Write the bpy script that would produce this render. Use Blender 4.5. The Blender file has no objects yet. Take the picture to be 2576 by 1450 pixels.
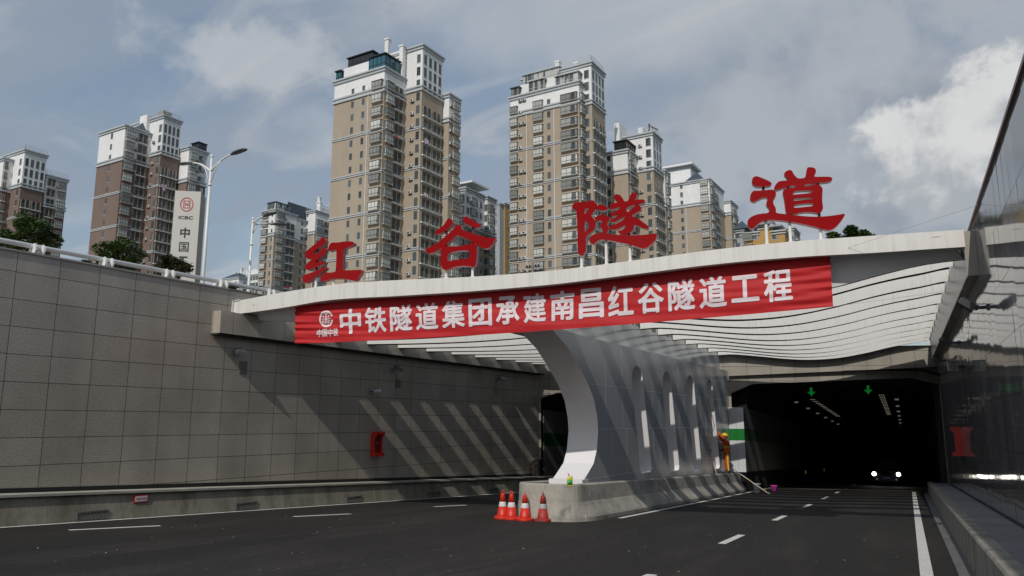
import bpy, bmesh, math, random
from mathutils import Vector, Matrix
import numpy as np
random.seed(7)
R_ = math.radians
sc = bpy.context.scene
col = sc.collection

# ------------------------------------------------------------------ camera, world, sun, exposure
F_PX, CX, CY = 1932.0, 1288.0, 725.0            # pinhole of the photograph (2576 px wide)
EYE = np.array([0.0, 0.0, 1.6])
PITCH = math.atan(340 / F_PX)
YAW = math.atan((2279 - CX) / (F_PX / math.cos(PITCH)))
SLOPE = 0.0418                                   # the ramp falls 4.2 % into the tunnel
cam_d = bpy.data.cameras.new("camera")
cam = bpy.data.objects.new("camera", cam_d); col.objects.link(cam)
cam.location = EYE.tolist(); cam.rotation_euler = (math.pi / 2 + PITCH, 0, YAW)
cam_d.sensor_width = 36; cam_d.lens = 36 * F_PX / 2576
cam_d.clip_start = 0.05; cam_d.clip_end = 5000
sc.camera = cam
sc.view_settings.view_transform = 'Standard'
sc.view_settings.look = 'None'
sc.view_settings.exposure = -0.14
sc.view_settings.gamma = 1
sc.cycles.use_denoising = True
sc.cycles.max_bounces = 8
sc.cycles.sample_clamp_indirect = 6

SUN_EL, SUN_AZ = R_(39.5), R_(6.5)               # behind the camera, a little to the right
SUNV = Vector((math.sin(SUN_AZ) * math.cos(SUN_EL), -math.cos(SUN_AZ) * math.cos(SUN_EL), math.sin(SUN_EL)))
sun_d = bpy.data.lights.new("sun", 'SUN'); sun_d.energy = 2.8; sun_d.angle = R_(0.55); sun_d.color = (1.0, 0.95, 0.87)
sun = bpy.data.objects.new("sun", sun_d); col.objects.link(sun)
sun.rotation_euler = SUNV.to_track_quat('Z', 'Y').to_euler(); sun.location = (20, -60, 60)

w = bpy.data.worlds.new("World"); sc.world = w; w.use_nodes = True
nt = w.node_tree; nt.nodes.clear()
def wn(t, **k):
    n = nt.nodes.new(t)
    for a, b in k.items(): setattr(n, a, b)
    return n
L = nt.links.new
def wmath(op, a, b=None, clamp=False):
    n = wn('ShaderNodeMath', operation=op); n.use_clamp = clamp
    for i, x in enumerate((a, b)):
        if x is None: continue
        if isinstance(x, (int, float)): n.inputs[i].default_value = x
        else: L(x, n.inputs[i])
    return n.outputs[0]
def wramp(val, a, b):
    n = wn('ShaderNodeMapRange'); n.interpolation_type = 'SMOOTHSTEP'
    L(val, n.inputs[0]); n.inputs[1].default_value = a; n.inputs[2].default_value = b
    return n.outputs[0]
sky = wn('ShaderNodeTexSky', sky_type='NISHITA', sun_disc=False)
sky.sun_elevation = SUN_EL
sky.sun_rotation = math.pi - SUN_AZ
sky.air_density = 1.3; sky.dust_density = 2.2; sky.ozone_density = 1.5
tc = wn('ShaderNodeTexCoord'); sep = wn('ShaderNodeSeparateXYZ'); L(tc.outputs['Generated'], sep.inputs[0])
den = wmath('ADD', wmath('MAXIMUM', sep.outputs[2], 0.0), 0.28)
cmb = wn('ShaderNodeCombineXYZ')
L(wmath('DIVIDE', sep.outputs[0], den), cmb.inputs[0]); L(wmath('DIVIDE', sep.outputs[1], den), cmb.inputs[1])
def wnoise(scale, detail, vec, rough=0.55, dist=0.0, off=(0, 0, 0), sc3=(1, 1, 1), rot=0.0):
    mp = wn('ShaderNodeMapping'); L(vec, mp.inputs[0]); mp.inputs[1].default_value = off; mp.inputs[3].default_value = sc3
    mp.inputs[2].default_value = (0, 0, rot)
    n = wn('ShaderNodeTexNoise'); L(mp.outputs[0], n.inputs['Vector'])
    n.inputs['Scale'].default_value = scale; n.inputs['Detail'].default_value = detail
    n.inputs['Roughness'].default_value = rough; n.inputs['Distortion'].default_value = dist
    return n.outputs[0]
def wmix(f, a, b):
    n = wn('ShaderNodeMix', data_type='RGBA'); L(f, n.inputs[0])
    for s, x in ((6, a), (7, b)):
        if isinstance(x, tuple): n.inputs[s].default_value = (*x, 1)
        else: L(x, n.inputs[s])
    return n.outputs[2]
SKY_STR = 0.12
def cl(r, g, b, k=1.0): return (r * k / SKY_STR, g * k / SKY_STR, b * k / SKY_STR)
# thin high overcast veil over the blue, with broad lighter banks and a bright cumulus to the right
veil = wramp(wnoise(2.0, 9, cmb.outputs[0], 0.56, 0.5, (3.1, 1.7, 0), (0.8, 2.0, 1), 0.5), 0.34, 0.62)
bank = wramp(wnoise(2.3, 10, cmb.outputs[0], 0.56, 0.8, (0.4, 5.2, 0), (0.9, 2.2, 1), 0.35), 0.48, 0.72)
veil = wmath('MULTIPLY', veil, 0.55); veil = wmath('ADD', veil, 0.36)
c = wmix(veil, wmix(wn('ShaderNodeValue').outputs[0], sky.outputs[0], sky.outputs[0]), cl(0.315, 0.375, 0.46))
c = wmix(wmath('MULTIPLY', bank, 0.6), c, cl(0.56, 0.585, 0.61))
def cam_dir(u, v):
    r = np.array([math.cos(YAW), math.sin(YAW), 0]); f = np.array([-math.sin(YAW) * math.cos(PITCH), math.cos(YAW) * math.cos(PITCH), math.sin(PITCH)])
    up = np.cross(r, f)
    return r * (u - CX) / F_PX - up * (v - CY) / F_PX + f
def cloud_mass(u, v, r0, r1, seed, sc_n, stretch, amp=0.2):
    d = cam_dir(u, v); d /= np.linalg.norm(d)
    sub = wn('ShaderNodeVectorMath', operation='SUBTRACT'); L(tc.outputs['Generated'], sub.inputs[0]); sub.inputs[1].default_value = d.tolist()
    mul = wn('ShaderNodeVectorMath', operation='MULTIPLY'); L(sub.outputs[0], mul.inputs[0]); mul.inputs[1].default_value = stretch
    ln = wn('ShaderNodeVectorMath', operation='LENGTH'); L(mul.outputs[0], ln.inputs[0])
    no = wnoise(sc_n, 9, tc.outputs['Generated'], 0.55, 0.15, (seed, 0, 0))
    e = wmath('SUBTRACT', ln.outputs['Value'], wmath('MULTIPLY', wmath('SUBTRACT', no, 0.5), amp))
    return wramp(e, r1, r0), no, mul.outputs[0]
m1, n1, v1 = cloud_mass(2200, 430, 0.13, 0.29, 2.0, 8, (0.9, 1, 1.15), 0.34)
m0, n0, v0 = cloud_mass(600, 135, 0.02, 0.11, 7.3, 11, (0.7, 1, 2.6), 0.40)
m3, n3, v3 = cloud_mass(1500, 10, 0.08, 0.26, 9.1, 7, (0.7, 1, 2.2), 0.36)
m2, n2, v2 = cloud_mass(2480, 372, 0.088, 0.118, 4.4, 14, (0.9, 1, 1.2), 0.20)
c = wmix(wmath('MULTIPLY', m0, 0.6), c, cl(0.60, 0.62, 0.64))
c = wmix(wmath('MULTIPLY', m3, 0.48), c, cl(0.60, 0.62, 0.64))
c = wmix(wmath('MULTIPLY', m1, 0.80), c, wmix(wramp(n1, 0.34, 0.62), cl(0.31, 0.35, 0.41), cl(0.47, 0.50, 0.54)))
sp2 = wn('ShaderNodeSeparateXYZ'); L(v2, sp2.inputs[0])
hgt = wmath('ADD', wmath('MULTIPLY', sp2.outputs[2], 5.0), wmath('MULTIPLY', wmath('SUBTRACT', n2, 0.5), 3.2))
c = wmix(wmath('MULTIPLY', m2, 0.9), c, wmix(wramp(hgt, -0.40, 0.45), cl(0.43, 0.465, 0.505), cl(0.78, 0.78, 0.775)))
bg = wn('ShaderNodeBackground'); L(c, bg.inputs[0]); bg.inputs[1].default_value = SKY_STR
wo = wn('ShaderNodeOutputWorld'); L(bg.outputs[0], wo.inputs[0])

# ------------------------------------------------------------------ survey helpers (where a sight line meets a real surface)
def hit(uv, n, d):
    r = cam_dir(*uv); n = np.array(n, float); t = (d - n @ EYE) / (n @ r); return EYE + t * r
def gz(y): return -SLOPE * y
def onground(uv, h=0.0): return hit(uv, (0, SLOPE, 1.0), h)
def atdist(uv, z):                                # point at axial depth z
    return EYE + cam_dir(*uv) * z
def Z(x0, y0, s): return lambda x, y: ((x0 + x / s) / 1.59, (y0 + y / s) / 1.59)

# ------------------------------------------------------------------ materials
MATS = {}
def mat(name, color, rough=0.6, metal=0.0, var=0.0, scale=3.0, stretch=(1, 1, 1), bump=0.0, bscale=None, spec=0.5,
        color2=None, thr=(0.35, 0.65), fine=0.0, fscale=60, coat=0.0, emit=None, estr=0.0, coord='Object', randv=0.0, detail=6, streak=None, blot=None):
    if name in MATS: return MATS[name]
    m = bpy.data.materials.new(name); m.use_nodes = True; MATS[name] = m
    t = m.node_tree; b = t.nodes['Principled BSDF']; lk = t.links.new
    b.inputs['Roughness'].default_value = rough; b.inputs['Metallic'].default_value = metal
    b.inputs['Specular IOR Level'].default_value = spec; b.inputs['Coat Weight'].default_value = coat
    b.inputs['Coat Roughness'].default_value = 0.05
    b.inputs['Base Color'].default_value = (*color, 1)
    if emit: b.inputs['Emission Color'].default_value = (*emit, 1); b.inputs['Emission Strength'].default_value = estr
    tcn = t.nodes.new('ShaderNodeTexCoord'); mp = t.nodes.new('ShaderNodeMapping'); lk(tcn.outputs[coord], mp.inputs[0])
    mp.inputs[3].default_value = stretch
    out = None
    def noise(s, d=6):
        n = t.nodes.new('ShaderNodeTexNoise'); lk(mp.outputs[0], n.inputs['Vector']); n.inputs['Scale'].default_value = s
        n.inputs['Detail'].default_value = d; n.inputs['Roughness'].default_value = 0.6; return n.outputs[0]
    def mr(v, a, b2, c0, c1):
        n = t.nodes.new('ShaderNodeMapRange'); lk(v, n.inputs[0])
        for i, x in enumerate((a, b2, c0, c1)): n.inputs[i + 1].default_value = x
        return n.outputs[0]
    def mix(f, a, b2, typ='MIX'):
        n = t.nodes.new('ShaderNodeMix'); n.data_type = 'RGBA'; n.blend_type = typ
        if isinstance(f, float): n.inputs[0].default_value = f
        else: lk(f, n.inputs[0])
        for s, x in ((6, a), (7, b2)):
            if isinstance(x, tuple): n.inputs[s].default_value = (*x[:3], 1)
            else: lk(x, n.inputs[s])
        return n.outputs[2]
    cur = tuple(color)
    if color2: cur = mix(mr(noise(scale, detail), thr[0], thr[1], 0, 1), cur, tuple(color2))
    def mulv(cur, val):
        n = t.nodes.new('ShaderNodeVectorMath'); n.operation = 'SCALE'
        if isinstance(cur, tuple): n.inputs[0].default_value = cur[:3]
        else: lk(cur, n.inputs[0])
        lk(val, n.inputs['Scale']); return n.outputs[0]
    if blot: cur = mix(mr(noise(blot[1], 9), blot[2], blot[3], 0, 1), cur, tuple(blot[0]))
    if streak:
        mp3 = t.nodes.new('ShaderNodeMapping'); lk(tcn.outputs[coord], mp3.inputs[0]); mp3.inputs[3].default_value = (1, 1, streak[4])
        n3 = t.nodes.new('ShaderNodeTexNoise'); lk(mp3.outputs[0], n3.inputs['Vector']); n3.inputs['Scale'].default_value = streak[1]; n3.inputs['Detail'].default_value = 3
        cur = mix(mr(n3.outputs[0], streak[2], streak[3], 0, 1), cur, tuple(streak[0]))
    if var: cur = mulv(cur, mr(noise(scale * 0.77, detail), 0.25, 0.75, 1 - var, 1 + var))
    if fine: cur = mulv(cur, mr(noise(fscale, 2), 0.3, 0.7, 1 - fine, 1 + fine))
    if randv:
        oi = t.nodes.new('ShaderNodeObjectInfo'); cur = mulv(cur, mr(oi.outputs['Random'], 0, 1, 1 - randv, 1 + randv))
    if not isinstance(cur, tuple): lk(cur, b.inputs['Base Color'])
    if bump:
        bn = t.nodes.new('ShaderNodeBump'); bn.inputs['Strength'].default_value = bump; bn.inputs['Distance'].default_value = 0.02
        lk(noise(bscale or scale * 4, 4), bn.inputs['Height']); lk(bn.outputs[0], b.inputs['Normal'])
    m['_'] = 0
    return m

def tile_mat(name, c1, c2, joint, bw, bh, off, rough, jw=0.012, spec=0.5, speck=0.25, stain=0.0):
    """stone cladding laid in a stack-bond grid; UV in metres"""
    m = bpy.data.materials.new(name); m.use_nodes = True; MATS[name] = m
    t = m.node_tree; b = t.nodes['Principled BSDF']; lk = t.links.new
    uv = t.nodes.new('ShaderNodeTexCoord'); mp = t.nodes.new('ShaderNodeMapping'); lk(uv.outputs['UV'], mp.inputs[0])
    mp.inputs[1].default_value = (off[0], off[1], 0)
    br = t.nodes.new('ShaderNodeTexBrick'); lk(mp.outputs[0], br.inputs['Vector'])
    br.offset = 0.0; br.squash = 1.0
    for k, v in (('Color1', (*c1, 1)), ('Color2', (*c2, 1)), ('Mortar', (*joint, 1)), ('Scale', 1.0), ('Mortar Size', jw / 2),
                 ('Mortar Smooth', 0.0), ('Brick Width', bw), ('Row Height', bh)): br.inputs[k].default_value = v
    def nz(s, d, a, b2, st=(1, 1, 1)):
        mp2 = t.nodes.new('ShaderNodeMapping'); lk(uv.outputs['UV'], mp2.inputs[0]); mp2.inputs[3].default_value = st
        n = t.nodes.new('ShaderNodeTexNoise'); lk(mp2.outputs[0], n.inputs['Vector']); n.inputs['Scale'].default_value = s; n.inputs['Detail'].default_value = d
        r = t.nodes.new('ShaderNodeMapRange'); lk(n.outputs[0], r.inputs[0]); r.inputs[1].default_value = 0.3; r.inputs[2].default_value = 0.7
        r.inputs[3].default_value = a; r.inputs[4].default_value = b2; return r.outputs[0]
    def mul(c, v):
        n = t.nodes.new('ShaderNodeVectorMath'); n.operation = 'SCALE'; lk(c, n.inputs[0]); lk(v, n.inputs['Scale']); return n.outputs[0]
    c = mul(br.outputs['Color'], nz(34, 3, 1 - speck, 1 + speck))
    c = mul(c, nz(0.8, 5, 0.88, 1.12))
    if stain: c = mul(c, nz(1.6, 6, 1 - stain, 1.05, (1, 0.16, 1)))
    lk(c, b.inputs['Base Color']); b.inputs['Roughness'].default_value = rough; b.inputs['Specular IOR Level'].default_value = spec
    bp = t.nodes.new('ShaderNodeBump'); bp.inputs['Strength'].default_value = 0.35; bp.inputs['Distance'].default_value = 0.01; bp.invert = True
    lk(br.outputs['Fac'], bp.inputs['Height']); lk(bp.outputs[0], b.inputs['Normal'])
    return m

def streak_white(name, base, dirt, rough=0.45, amount=(0.50, 0.74), sc_=9.0):
    """white painted metal with rain streaks running down"""
    m = bpy.data.materials.new(name); m.use_nodes = True; MATS[name] = m
    t = m.node_tree; b = t.nodes['Principled BSDF']; lk = t.links.new
    tcn = t.nodes.new('ShaderNodeTexCoord'); mp = t.nodes.new('ShaderNodeMapping'); lk(tcn.outputs['Object'], mp.inputs[0]); mp.inputs[3].default_value = (1, 1, 0.045)
    n = t.nodes.new('ShaderNodeTexNoise'); lk(mp.outputs[0], n.inputs['Vector']); n.inputs['Scale'].default_value = sc_; n.inputs['Detail'].default_value = 8; n.inputs['Roughness'].default_value = 0.7
    n2 = t.nodes.new('ShaderNodeTexNoise'); lk(tcn.outputs['Object'], n2.inputs['Vector']); n2.inputs['Scale'].default_value = 0.7
    mr = t.nodes.new('ShaderNodeMapRange'); lk(n.outputs[0], mr.inputs[0]); mr.inputs[1].default_value = amount[0]; mr.inputs[2].default_value = amount[1]
    m2 = t.nodes.new('ShaderNodeMath'); m2.operation = 'MULTIPLY'; lk(mr.outputs[0], m2.inputs[0]); lk(n2.outputs[0], m2.inputs[1])
    mx = t.nodes.new('ShaderNodeMix'); mx.data_type = 'RGBA'; lk(m2.outputs[0], mx.inputs[0]); mx.inputs[6].default_value = (*base, 1); mx.inputs[7].default_value = (*dirt, 1)
    lk(mx.outputs[2], b.inputs['Base Color']); b.inputs['Roughness'].default_value = rough
    return m

ASPHALT = mat('asphalt', (0.0195, 0.0178, 0.0162), 0.82, var=0.22, scale=0.35, fine=0.55, fscale=60, bump=0.6, bscale=80, spec=0.3, stretch=(1, 0.22, 1), blot=((.034, .031, .028), .9, .48, .70), detail=9)
GRASSY = mat('city_ground', (0.11, 0.12, 0.08), 0.95, var=0.3, scale=0.1)
ROADPAINT = mat('road_paint', (0.62, 0.61, 0.58), 0.7, var=0.12, scale=6, fine=0.2, fscale=40)
CONC = mat('barrier_concrete', (0.40, 0.375, 0.33), 0.85, var=0.30, scale=1.3, color2=(0.30, 0.285, 0.255), fine=0.18, fscale=45, bump=0.3, bscale=25, blot=((.16, .155, .14), 2.6, .56, .72), streak=((.62, .61, .58), 11, .68, .70, .14))
MOSS = mat('mossy_concrete', (0.215, 0.20, 0.16), 0.9, scale=2.2, stretch=(1, 1, 0.22), color2=(0.09, 0.088, 0.045), thr=(0.48, 0.78), var=0.25, fine=0.15, fscale=30)
CONCTOP = mat('barrier_top_concrete', (0.34, 0.33, 0.28), 0.9, var=0.25, scale=2.0, fine=0.15)
SLAB = mat('walkway_slab', (0.20, 0.20, 0.205), 0.85, var=0.3, scale=0.9, fine=0.2, fscale=35)
GRANITE_L = tile_mat('left_wall_granite', (0.325, 0.294, 0.247), (0.375, 0.340, 0.290), (0.05, 0.047, 0.042), 0.905, 0.572, (0.0, 0.0), 0.26, jw=0.013, stain=0.12)
GRANITE_P = tile_mat('portal_granite', (0.30, 0.275, 0.235), (0.35, 0.32, 0.275), (0.03, 0.03, 0.03), 1.15, 0.72, (0.2, 0.1), 0.55, jw=0.016, stain=0.1)
GRANITE_R = mat('polished_granite', (0.22, 0.205, 0.20), 0.06, color2=(0.42, 0.41, 0.40), scale=2.4, stretch=(1, 1, 0.07), thr=(0.50, 0.74), fine=0.2, fscale=80, spec=0.6)
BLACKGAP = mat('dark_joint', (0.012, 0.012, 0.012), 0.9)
WHITE_FIN = streak_white('white_fin_paint', (0.66, 0.66, 0.635), (0.30, 0.30, 0.29), amount=(0.52, 0.75), sc_=26)
WHITE_FASCIA = streak_white('white_fascia_paint', (0.68, 0.67, 0.635), (0.34, 0.33, 0.31), amount=(0.46, 0.78), sc_=7)
PIER_W = mat('pier_white_paint', (0.76, 0.745, 0.755), 0.3, var=0.03, scale=1)
PIER_G = mat('pier_grey_panel', (0.40, 0.415, 0.435), 0.22, var=0.06, scale=0.6, spec=0.6, stretch=(1, 1, 0.3))
SIGN_RED = mat('glossy_red', (0.26, 0.002, 0.003), 0.05, var=0.05, scale=1, spec=0.16)
SIGN_SIDE = mat('red_side', (0.28, 0.022, 0.03), 0.22)
POSTW = mat('white_post', (0.72, 0.72, 0.70), 0.4, var=0.06, scale=6)
DARKRED = mat('dark_red_strut', (0.10, 0.012, 0.015), 0.4)
BANNER = mat('banner_cloth', (0.46, 0.018, 0.022), 0.62, var=0.06, scale=2, stretch=(1, 1, 6), spec=0.25)
BANTXT = mat('banner_lettering', (0.70, 0.62, 0.66), 0.6)
DKSTEEL = mat('dark_steel', (0.03, 0.032, 0.036), 0.4, var=0.1)
GREYMET = mat('grey_metal', (0.24, 0.25, 0.26), 0.45, metal=0.3, var=0.1)
LIGHTMET = mat('light_metal', (0.55, 0.57, 0.58), 0.35, metal=0.2)
GLASSL = mat('lamp_glass', (0.16, 0.17, 0.17), 0.12)
RED_PLASTIC = mat('red_plastic', (0.55, 0.018, 0.012), 0.32, var=0.06, scale=4, fine=0.06)
CONE_RED = mat('cone_red', (0.60, 0.028, 0.014), 0.45, var=0.10, scale=9, fine=0.1, fscale=30)
CONE_DIRTY = mat('cone_dirty', (0.42, 0.025, 0.018), 0.6, color2=(0.13, 0.045, 0.04), scale=5, thr=(0.42, 0.62), var=0.15, fine=0.15)
CONE_BAND = mat('cone_reflector', (0.66, 0.66, 0.68), 0.3, var=0.06, scale=12)
CONE_BAND_D = mat('cone_reflector_dirty', (0.38, 0.38, 0.39), 0.4, var=0.12, scale=12)
TUNNEL = mat('tunnel_concrete', (0.035, 0.035, 0.035), 0.9, var=0.15)
TUNNEL_CEIL = mat('tunnel_black', (0.004, 0.004, 0.004), 0.95)  # near-black colour for the bore, its fill pieces and the housings
CLADW = mat('tunnel_white_cladding', (0.58, 0.60, 0.62), 0.3, var=0.04, scale=2)
CLADG = mat('tunnel_green_cladding', (0.012, 0.17, 0.03), 0.3)
LEDW = mat('tunnel_lamp_light', (0.8, 0.8, 0.75), 0.5, emit=(1.0, 0.86, 0.68), estr=0.32)
LEDW2 = mat('tunnel_side_light', (0.6, 0.6, 0.55), 0.5, emit=(0.9, 0.88, 0.8), estr=0.08)
LEDG = mat('green_led', (0.0, 0.3, 0.05), 0.5, emit=(0.03, 1.0, 0.13), estr=0.28)
HEAD = mat('headlight_glow', (1, 1, 1), 0.3, emit=(1.0, 0.93, 0.82), estr=26)

# ------------------------------------------------------------------ mesh builder and tagging
class MB:
    def __init__(s): s.v = []; s.f = []; s.m = []; s.uv = {}
    def add(s, vs, fs, mi=0):
        o = len(s.v); s.v += [tuple(map(float, p)) for p in vs]; s.f += [tuple(i + o for i in f) for f in fs]; s.m += [mi] * len(fs)
    def quad(s, a, b, c, d, mi=0, uv=None):
        s.add((a, b, c, d), ((0, 1, 2, 3),), mi)
        if uv: s.uv[len(s.f) - 1] = uv
    def box(s, a, b, mi=0, M=None):
        x0, y0, z0 = a; x1, y1, z1 = b
        vs = [(x0, y0, z0), (x1, y0, z0), (x1, y1, z0), (x0, y1, z0), (x0, y0, z1), (x1, y0, z1), (x1, y1, z1), (x0, y1, z1)]
        if M is not None: vs = [tuple(M @ Vector(p)) for p in vs]
        s.add(vs, ((0, 3, 2, 1), (4, 5, 6, 7), (0, 1, 5, 4), (1, 2, 6, 5), (2, 3, 7, 6), (3, 0, 4, 7)), mi)
    def loft(s, rings, mi=0, closed=True, caps=True):
        n = len(rings[0]); vs = [p for r in rings for p in r]; fs = []
        for i in range(len(rings) - 1):
            for j in range(n if closed else n - 1):
                k = (j + 1) % n; fs.append((i * n + j, i * n + k, (i + 1) * n + k, (i + 1) * n + j))
        if caps and closed: fs += [tuple(reversed(range(n))), tuple((len(rings) - 1) * n + j for j in range(n))]
        s.add(vs, fs, mi)
    def tube(s, pts, r, n=8, mi=0):
        pts = [Vector(p) for p in pts]; rr = r if isinstance(r, (list, tuple)) else [r] * len(pts); rings = []
        for i, p in enumerate(pts):
            d = (pts[min(i + 1, len(pts) - 1)] - pts[max(i - 1, 0)]).normalized()
            a = d.orthogonal().normalized() if i == 0 else (a - d * a.dot(d)).normalized()
            b = d.cross(a)
            rings.append([tuple(p + (a * math.cos(t) + b * math.sin(t)) * rr[i]) for t in [2 * math.pi * k / n for k in range(n)]])
        s.loft(rings, mi)
    def lathe(s, prof, n=16, mi=0, c=(0, 0, 0)):
        s.loft([[(c[0] + r * math.cos(2 * math.pi * k / n), c[1] + r * math.sin(2 * math.pi * k / n), c[2] + z) for k in range(n)] for r, z in prof], mi)
    def prism(s, poly, d, mi=0):
        """poly: 3-D ring; d: extrusion vector"""
        n = len(poly); d = Vector(d); a = [Vector(p) for p in poly]; b = [p + d for p in a]
        s.add([tuple(p) for p in a + b], [tuple(range(n)), tuple(reversed(range(n, 2 * n)))] + [(i, i + n, (i + 1) % n + n, (i + 1) % n) for i in range(n)], mi)
    def obj(s, name, mats, parent=None, smooth=False, world=True, fixn=True):
        me = bpy.data.meshes.new(name); off = Vector((0, 0, 0))
        if parent is not None and world: off = Vector(parent.location)
        me.from_pydata([(x - off.x, y - off.y, z - off.z) for x, y, z in s.v], [], s.f)
        for m in (mats if isinstance(mats, (list, tuple)) else [mats]): me.materials.append(m)
        for p, mi in zip(me.polygons, s.m): p.material_index = mi; p.use_smooth = smooth
        if s.uv:
            ul = me.uv_layers.new(name='UVMap')
            for fi, uvs in s.uv.items():
                for li, uvv in zip(me.polygons[fi].loop_indices, uvs): ul.data[li].uv = uvv
        if fixn and not s.uv:
            bm = bmesh.new(); bm.from_mesh(me); bmesh.ops.recalc_face_normals(bm, faces=bm.faces); bm.to_mesh(me); bm.free()
        o = bpy.data.objects.new(name, me); col.objects.link(o)
        if parent is not None: o.parent = parent
        return o

def tag(o, label, cat, group=None):
    o['label'] = label; o['category'] = cat
    if group: o['group'] = group
    return o
def struct(o, kind='structure'): o['kind'] = kind; return o
def thing(name, label, cat, loc=(0, 0, 0), group=None):
    o = bpy.data.objects.new(name, None); o.empty_display_size = 0.2; col.objects.link(o); o.location = tuple(map(float, loc))
    return tag(o, label, cat, group)
def dup(root, loc=None, rot=None, label=None):
    r = root.copy(); col.objects.link(r)
    if loc is not None: r.location = tuple(map(float, loc))
    if rot is not None: r.rotation_euler = rot
    if label: r['label'] = label
    for ch in list(root.children):
        c2 = ch.copy(); col.objects.link(c2); c2.parent = r
        for g in list(ch.children):
            d = g.copy(); col.objects.link(d); d.parent = c2
    return r
def add_bevel(o, wd=0.01, seg=2):
    m = o.modifiers.new('bevel', 'BEVEL'); m.width = wd; m.segments = seg; m.limit_method = 'ANGLE'; return o

# curve helpers: filled outlines with holes, and lettering
def flat_outline(outer_and_holes, thick):
    cu = bpy.data.curves.new('tmp', 'CURVE'); cu.dimensions = '2D'; cu.fill_mode = 'BOTH'; cu.extrude = thick / 2
    for ring in outer_and_holes:
        sp = cu.splines.new('POLY'); sp.points.add(len(ring) - 1); sp.use_cyclic_u = True
        for p, (x, y) in zip(sp.points, ring): p.co = (x, y, 0, 1)
    o = bpy.data.objects.new('tmp', cu); col.objects.link(o)
    dg = bpy.context.evaluated_depsgraph_get(); me = bpy.data.meshes.new_from_object(o.evaluated_get(dg))
    bpy.data.objects.remove(o); bpy.data.curves.remove(cu)
    return me
def text_mesh(body, bold=0.0, thick=0.0):
    cu = bpy.data.curves.new('tmp', 'FONT'); cu.body = body; cu.size = 1; cu.offset = bold; cu.extrude = thick; cu.resolution_u = 4
    cu.align_x = 'LEFT'
    o = bpy.data.objects.new('tmp', cu); col.objects.link(o)
    dg = bpy.context.evaluated_depsgraph_get(); me = bpy.data.meshes.new_from_object(o.evaluated_get(dg))
    bpy.data.objects.remove(o); bpy.data.curves.remove(cu)
    return me
def mesh_bounds(me):
    xs = [v.co.x for v in me.vertices]; ys = [v.co.y for v in me.vertices]; return min(xs), max(xs), min(ys), max(ys)
def chaikin(r, n=1):
    for _ in range(n):
        o = []
        for i in range(len(r)):
            a, b = r[i], r[(i + 1) % len(r)]
            o += [(a[0] * .75 + b[0] * .25, a[1] * .75 + b[1] * .25), (a[0] * .25 + b[0] * .75, a[1] * .25 + b[1] * .75)]
        r = o
    return r
def mesh_obj(name, me, mats, parent=None, fn=None, smooth=False):
    off = Vector(parent.location) if parent is not None else Vector((0, 0, 0))
    if fn:
        for v in me.vertices: v.co = Vector(fn(v.co)) - off
    me.materials.clear()
    for m in (mats if isinstance(mats, (list, tuple)) else [mats]): me.materials.append(m)
    me.name = name
    for p in me.polygons: p.use_smooth = smooth
    o = bpy.data.objects.new(name, me); col.objects.link(o)
    if parent is not None: o.parent = parent
    return o

# ================================================================== THE SETTING
# ---- left retaining wall line
LA = R_(3.5); Ld = np.array([math.sin(LA), math.cos(LA), 0]); Ln = np.array([math.cos(LA), -math.sin(LA), 0]); LP = np.array([-15.8, 20, 0])
def lw(s, z, o=0.0): p = LP + Ld * s + Ln * o; return (p[0], p[1], z)
def lwhit(uv, o=0.0): return hit(uv, Ln, Ln @ LP + o)
L0, L1 = -55.0, 12.55
LTOP = 5.155
RX = 1.6                                           # right granite wall
RTOP = 5.78
PIER_X, PIER_XB = -7.75, -8.65
PL0, PL1 = (-15.03, 32.5), (-8.65, 39.2)            # left portal line
PR0, PR1 = (-8.40, 38.95), (RX, 42.8)               # right portal line

# ---- ground
g = MB()
W0 = lw(L0, 5.0, -0.32); W1 = lw(L1, 5.0, -0.32)
g.add([(-1500, W0[1], 5), W0, W1, (-1500, W1[1], 5)], [(0, 1, 2, 3)])
g.add([(-1500, W1[1], 5), W1, (-8.2, 39.7, 5), (RX + .35, 43.4, 5), (1500, 43.4, 5), (1500, 3000, 5), (-1500, 3000, 5)], [tuple(range(7))])
g.add([(RX + .35, -40, 5), (1500, -40, 5), (1500, 43.4, 5), (RX + .35, 43.4, 5)], [(0, 1, 2, 3)])
struct(g.obj('ground', GRASSY))
# ---- road
r = MB()
ys = list(range(-60, 140, 4))
for a, b in zip(ys[:-1], ys[1:]):
    r.quad((-26, a, gz(a)), (2.2, a, gz(a)), (2.2, b, gz(b)), (-26, b, gz(b)))
road = struct(r.obj('road', ASPHALT))
def mark(pts, name='lane_marking'):
    m = MB(); m.add([(x, y, gz(y) + 0.005) for x, y in pts], [tuple(range(len(pts)))]); return m.obj(name, ROADPAINT, road)
z7 = Z(2800, 1300, 1.443)
DX = -3.27
for k in range(-1, 9):                             # right carriageway dashes
    y0 = 15.2 + 6.45 * k
    mark([(DX - .075, y0), (DX + .075, y0), (DX + .075, y0 + 2.0), (DX - .075, y0 + 2.0)])
mark([(0.02, -10), (0.19, -10), (0.17, 46.3), (0.0, 46.3)], 'edge_line')
mark([(-6.86, 19.6), (-6.72, 19.6), (-6.78, 62), (-6.92, 62)], 'edge_line')
dr = [onground(p)[:2] for p in (z7(390, 945), z7(1230, 961))]
mark([dr[0], dr[1], (dr[1][0], dr[1][1] + .35), (dr[0][0], dr[0][1] + .35)], 'threshold_line')
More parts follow.
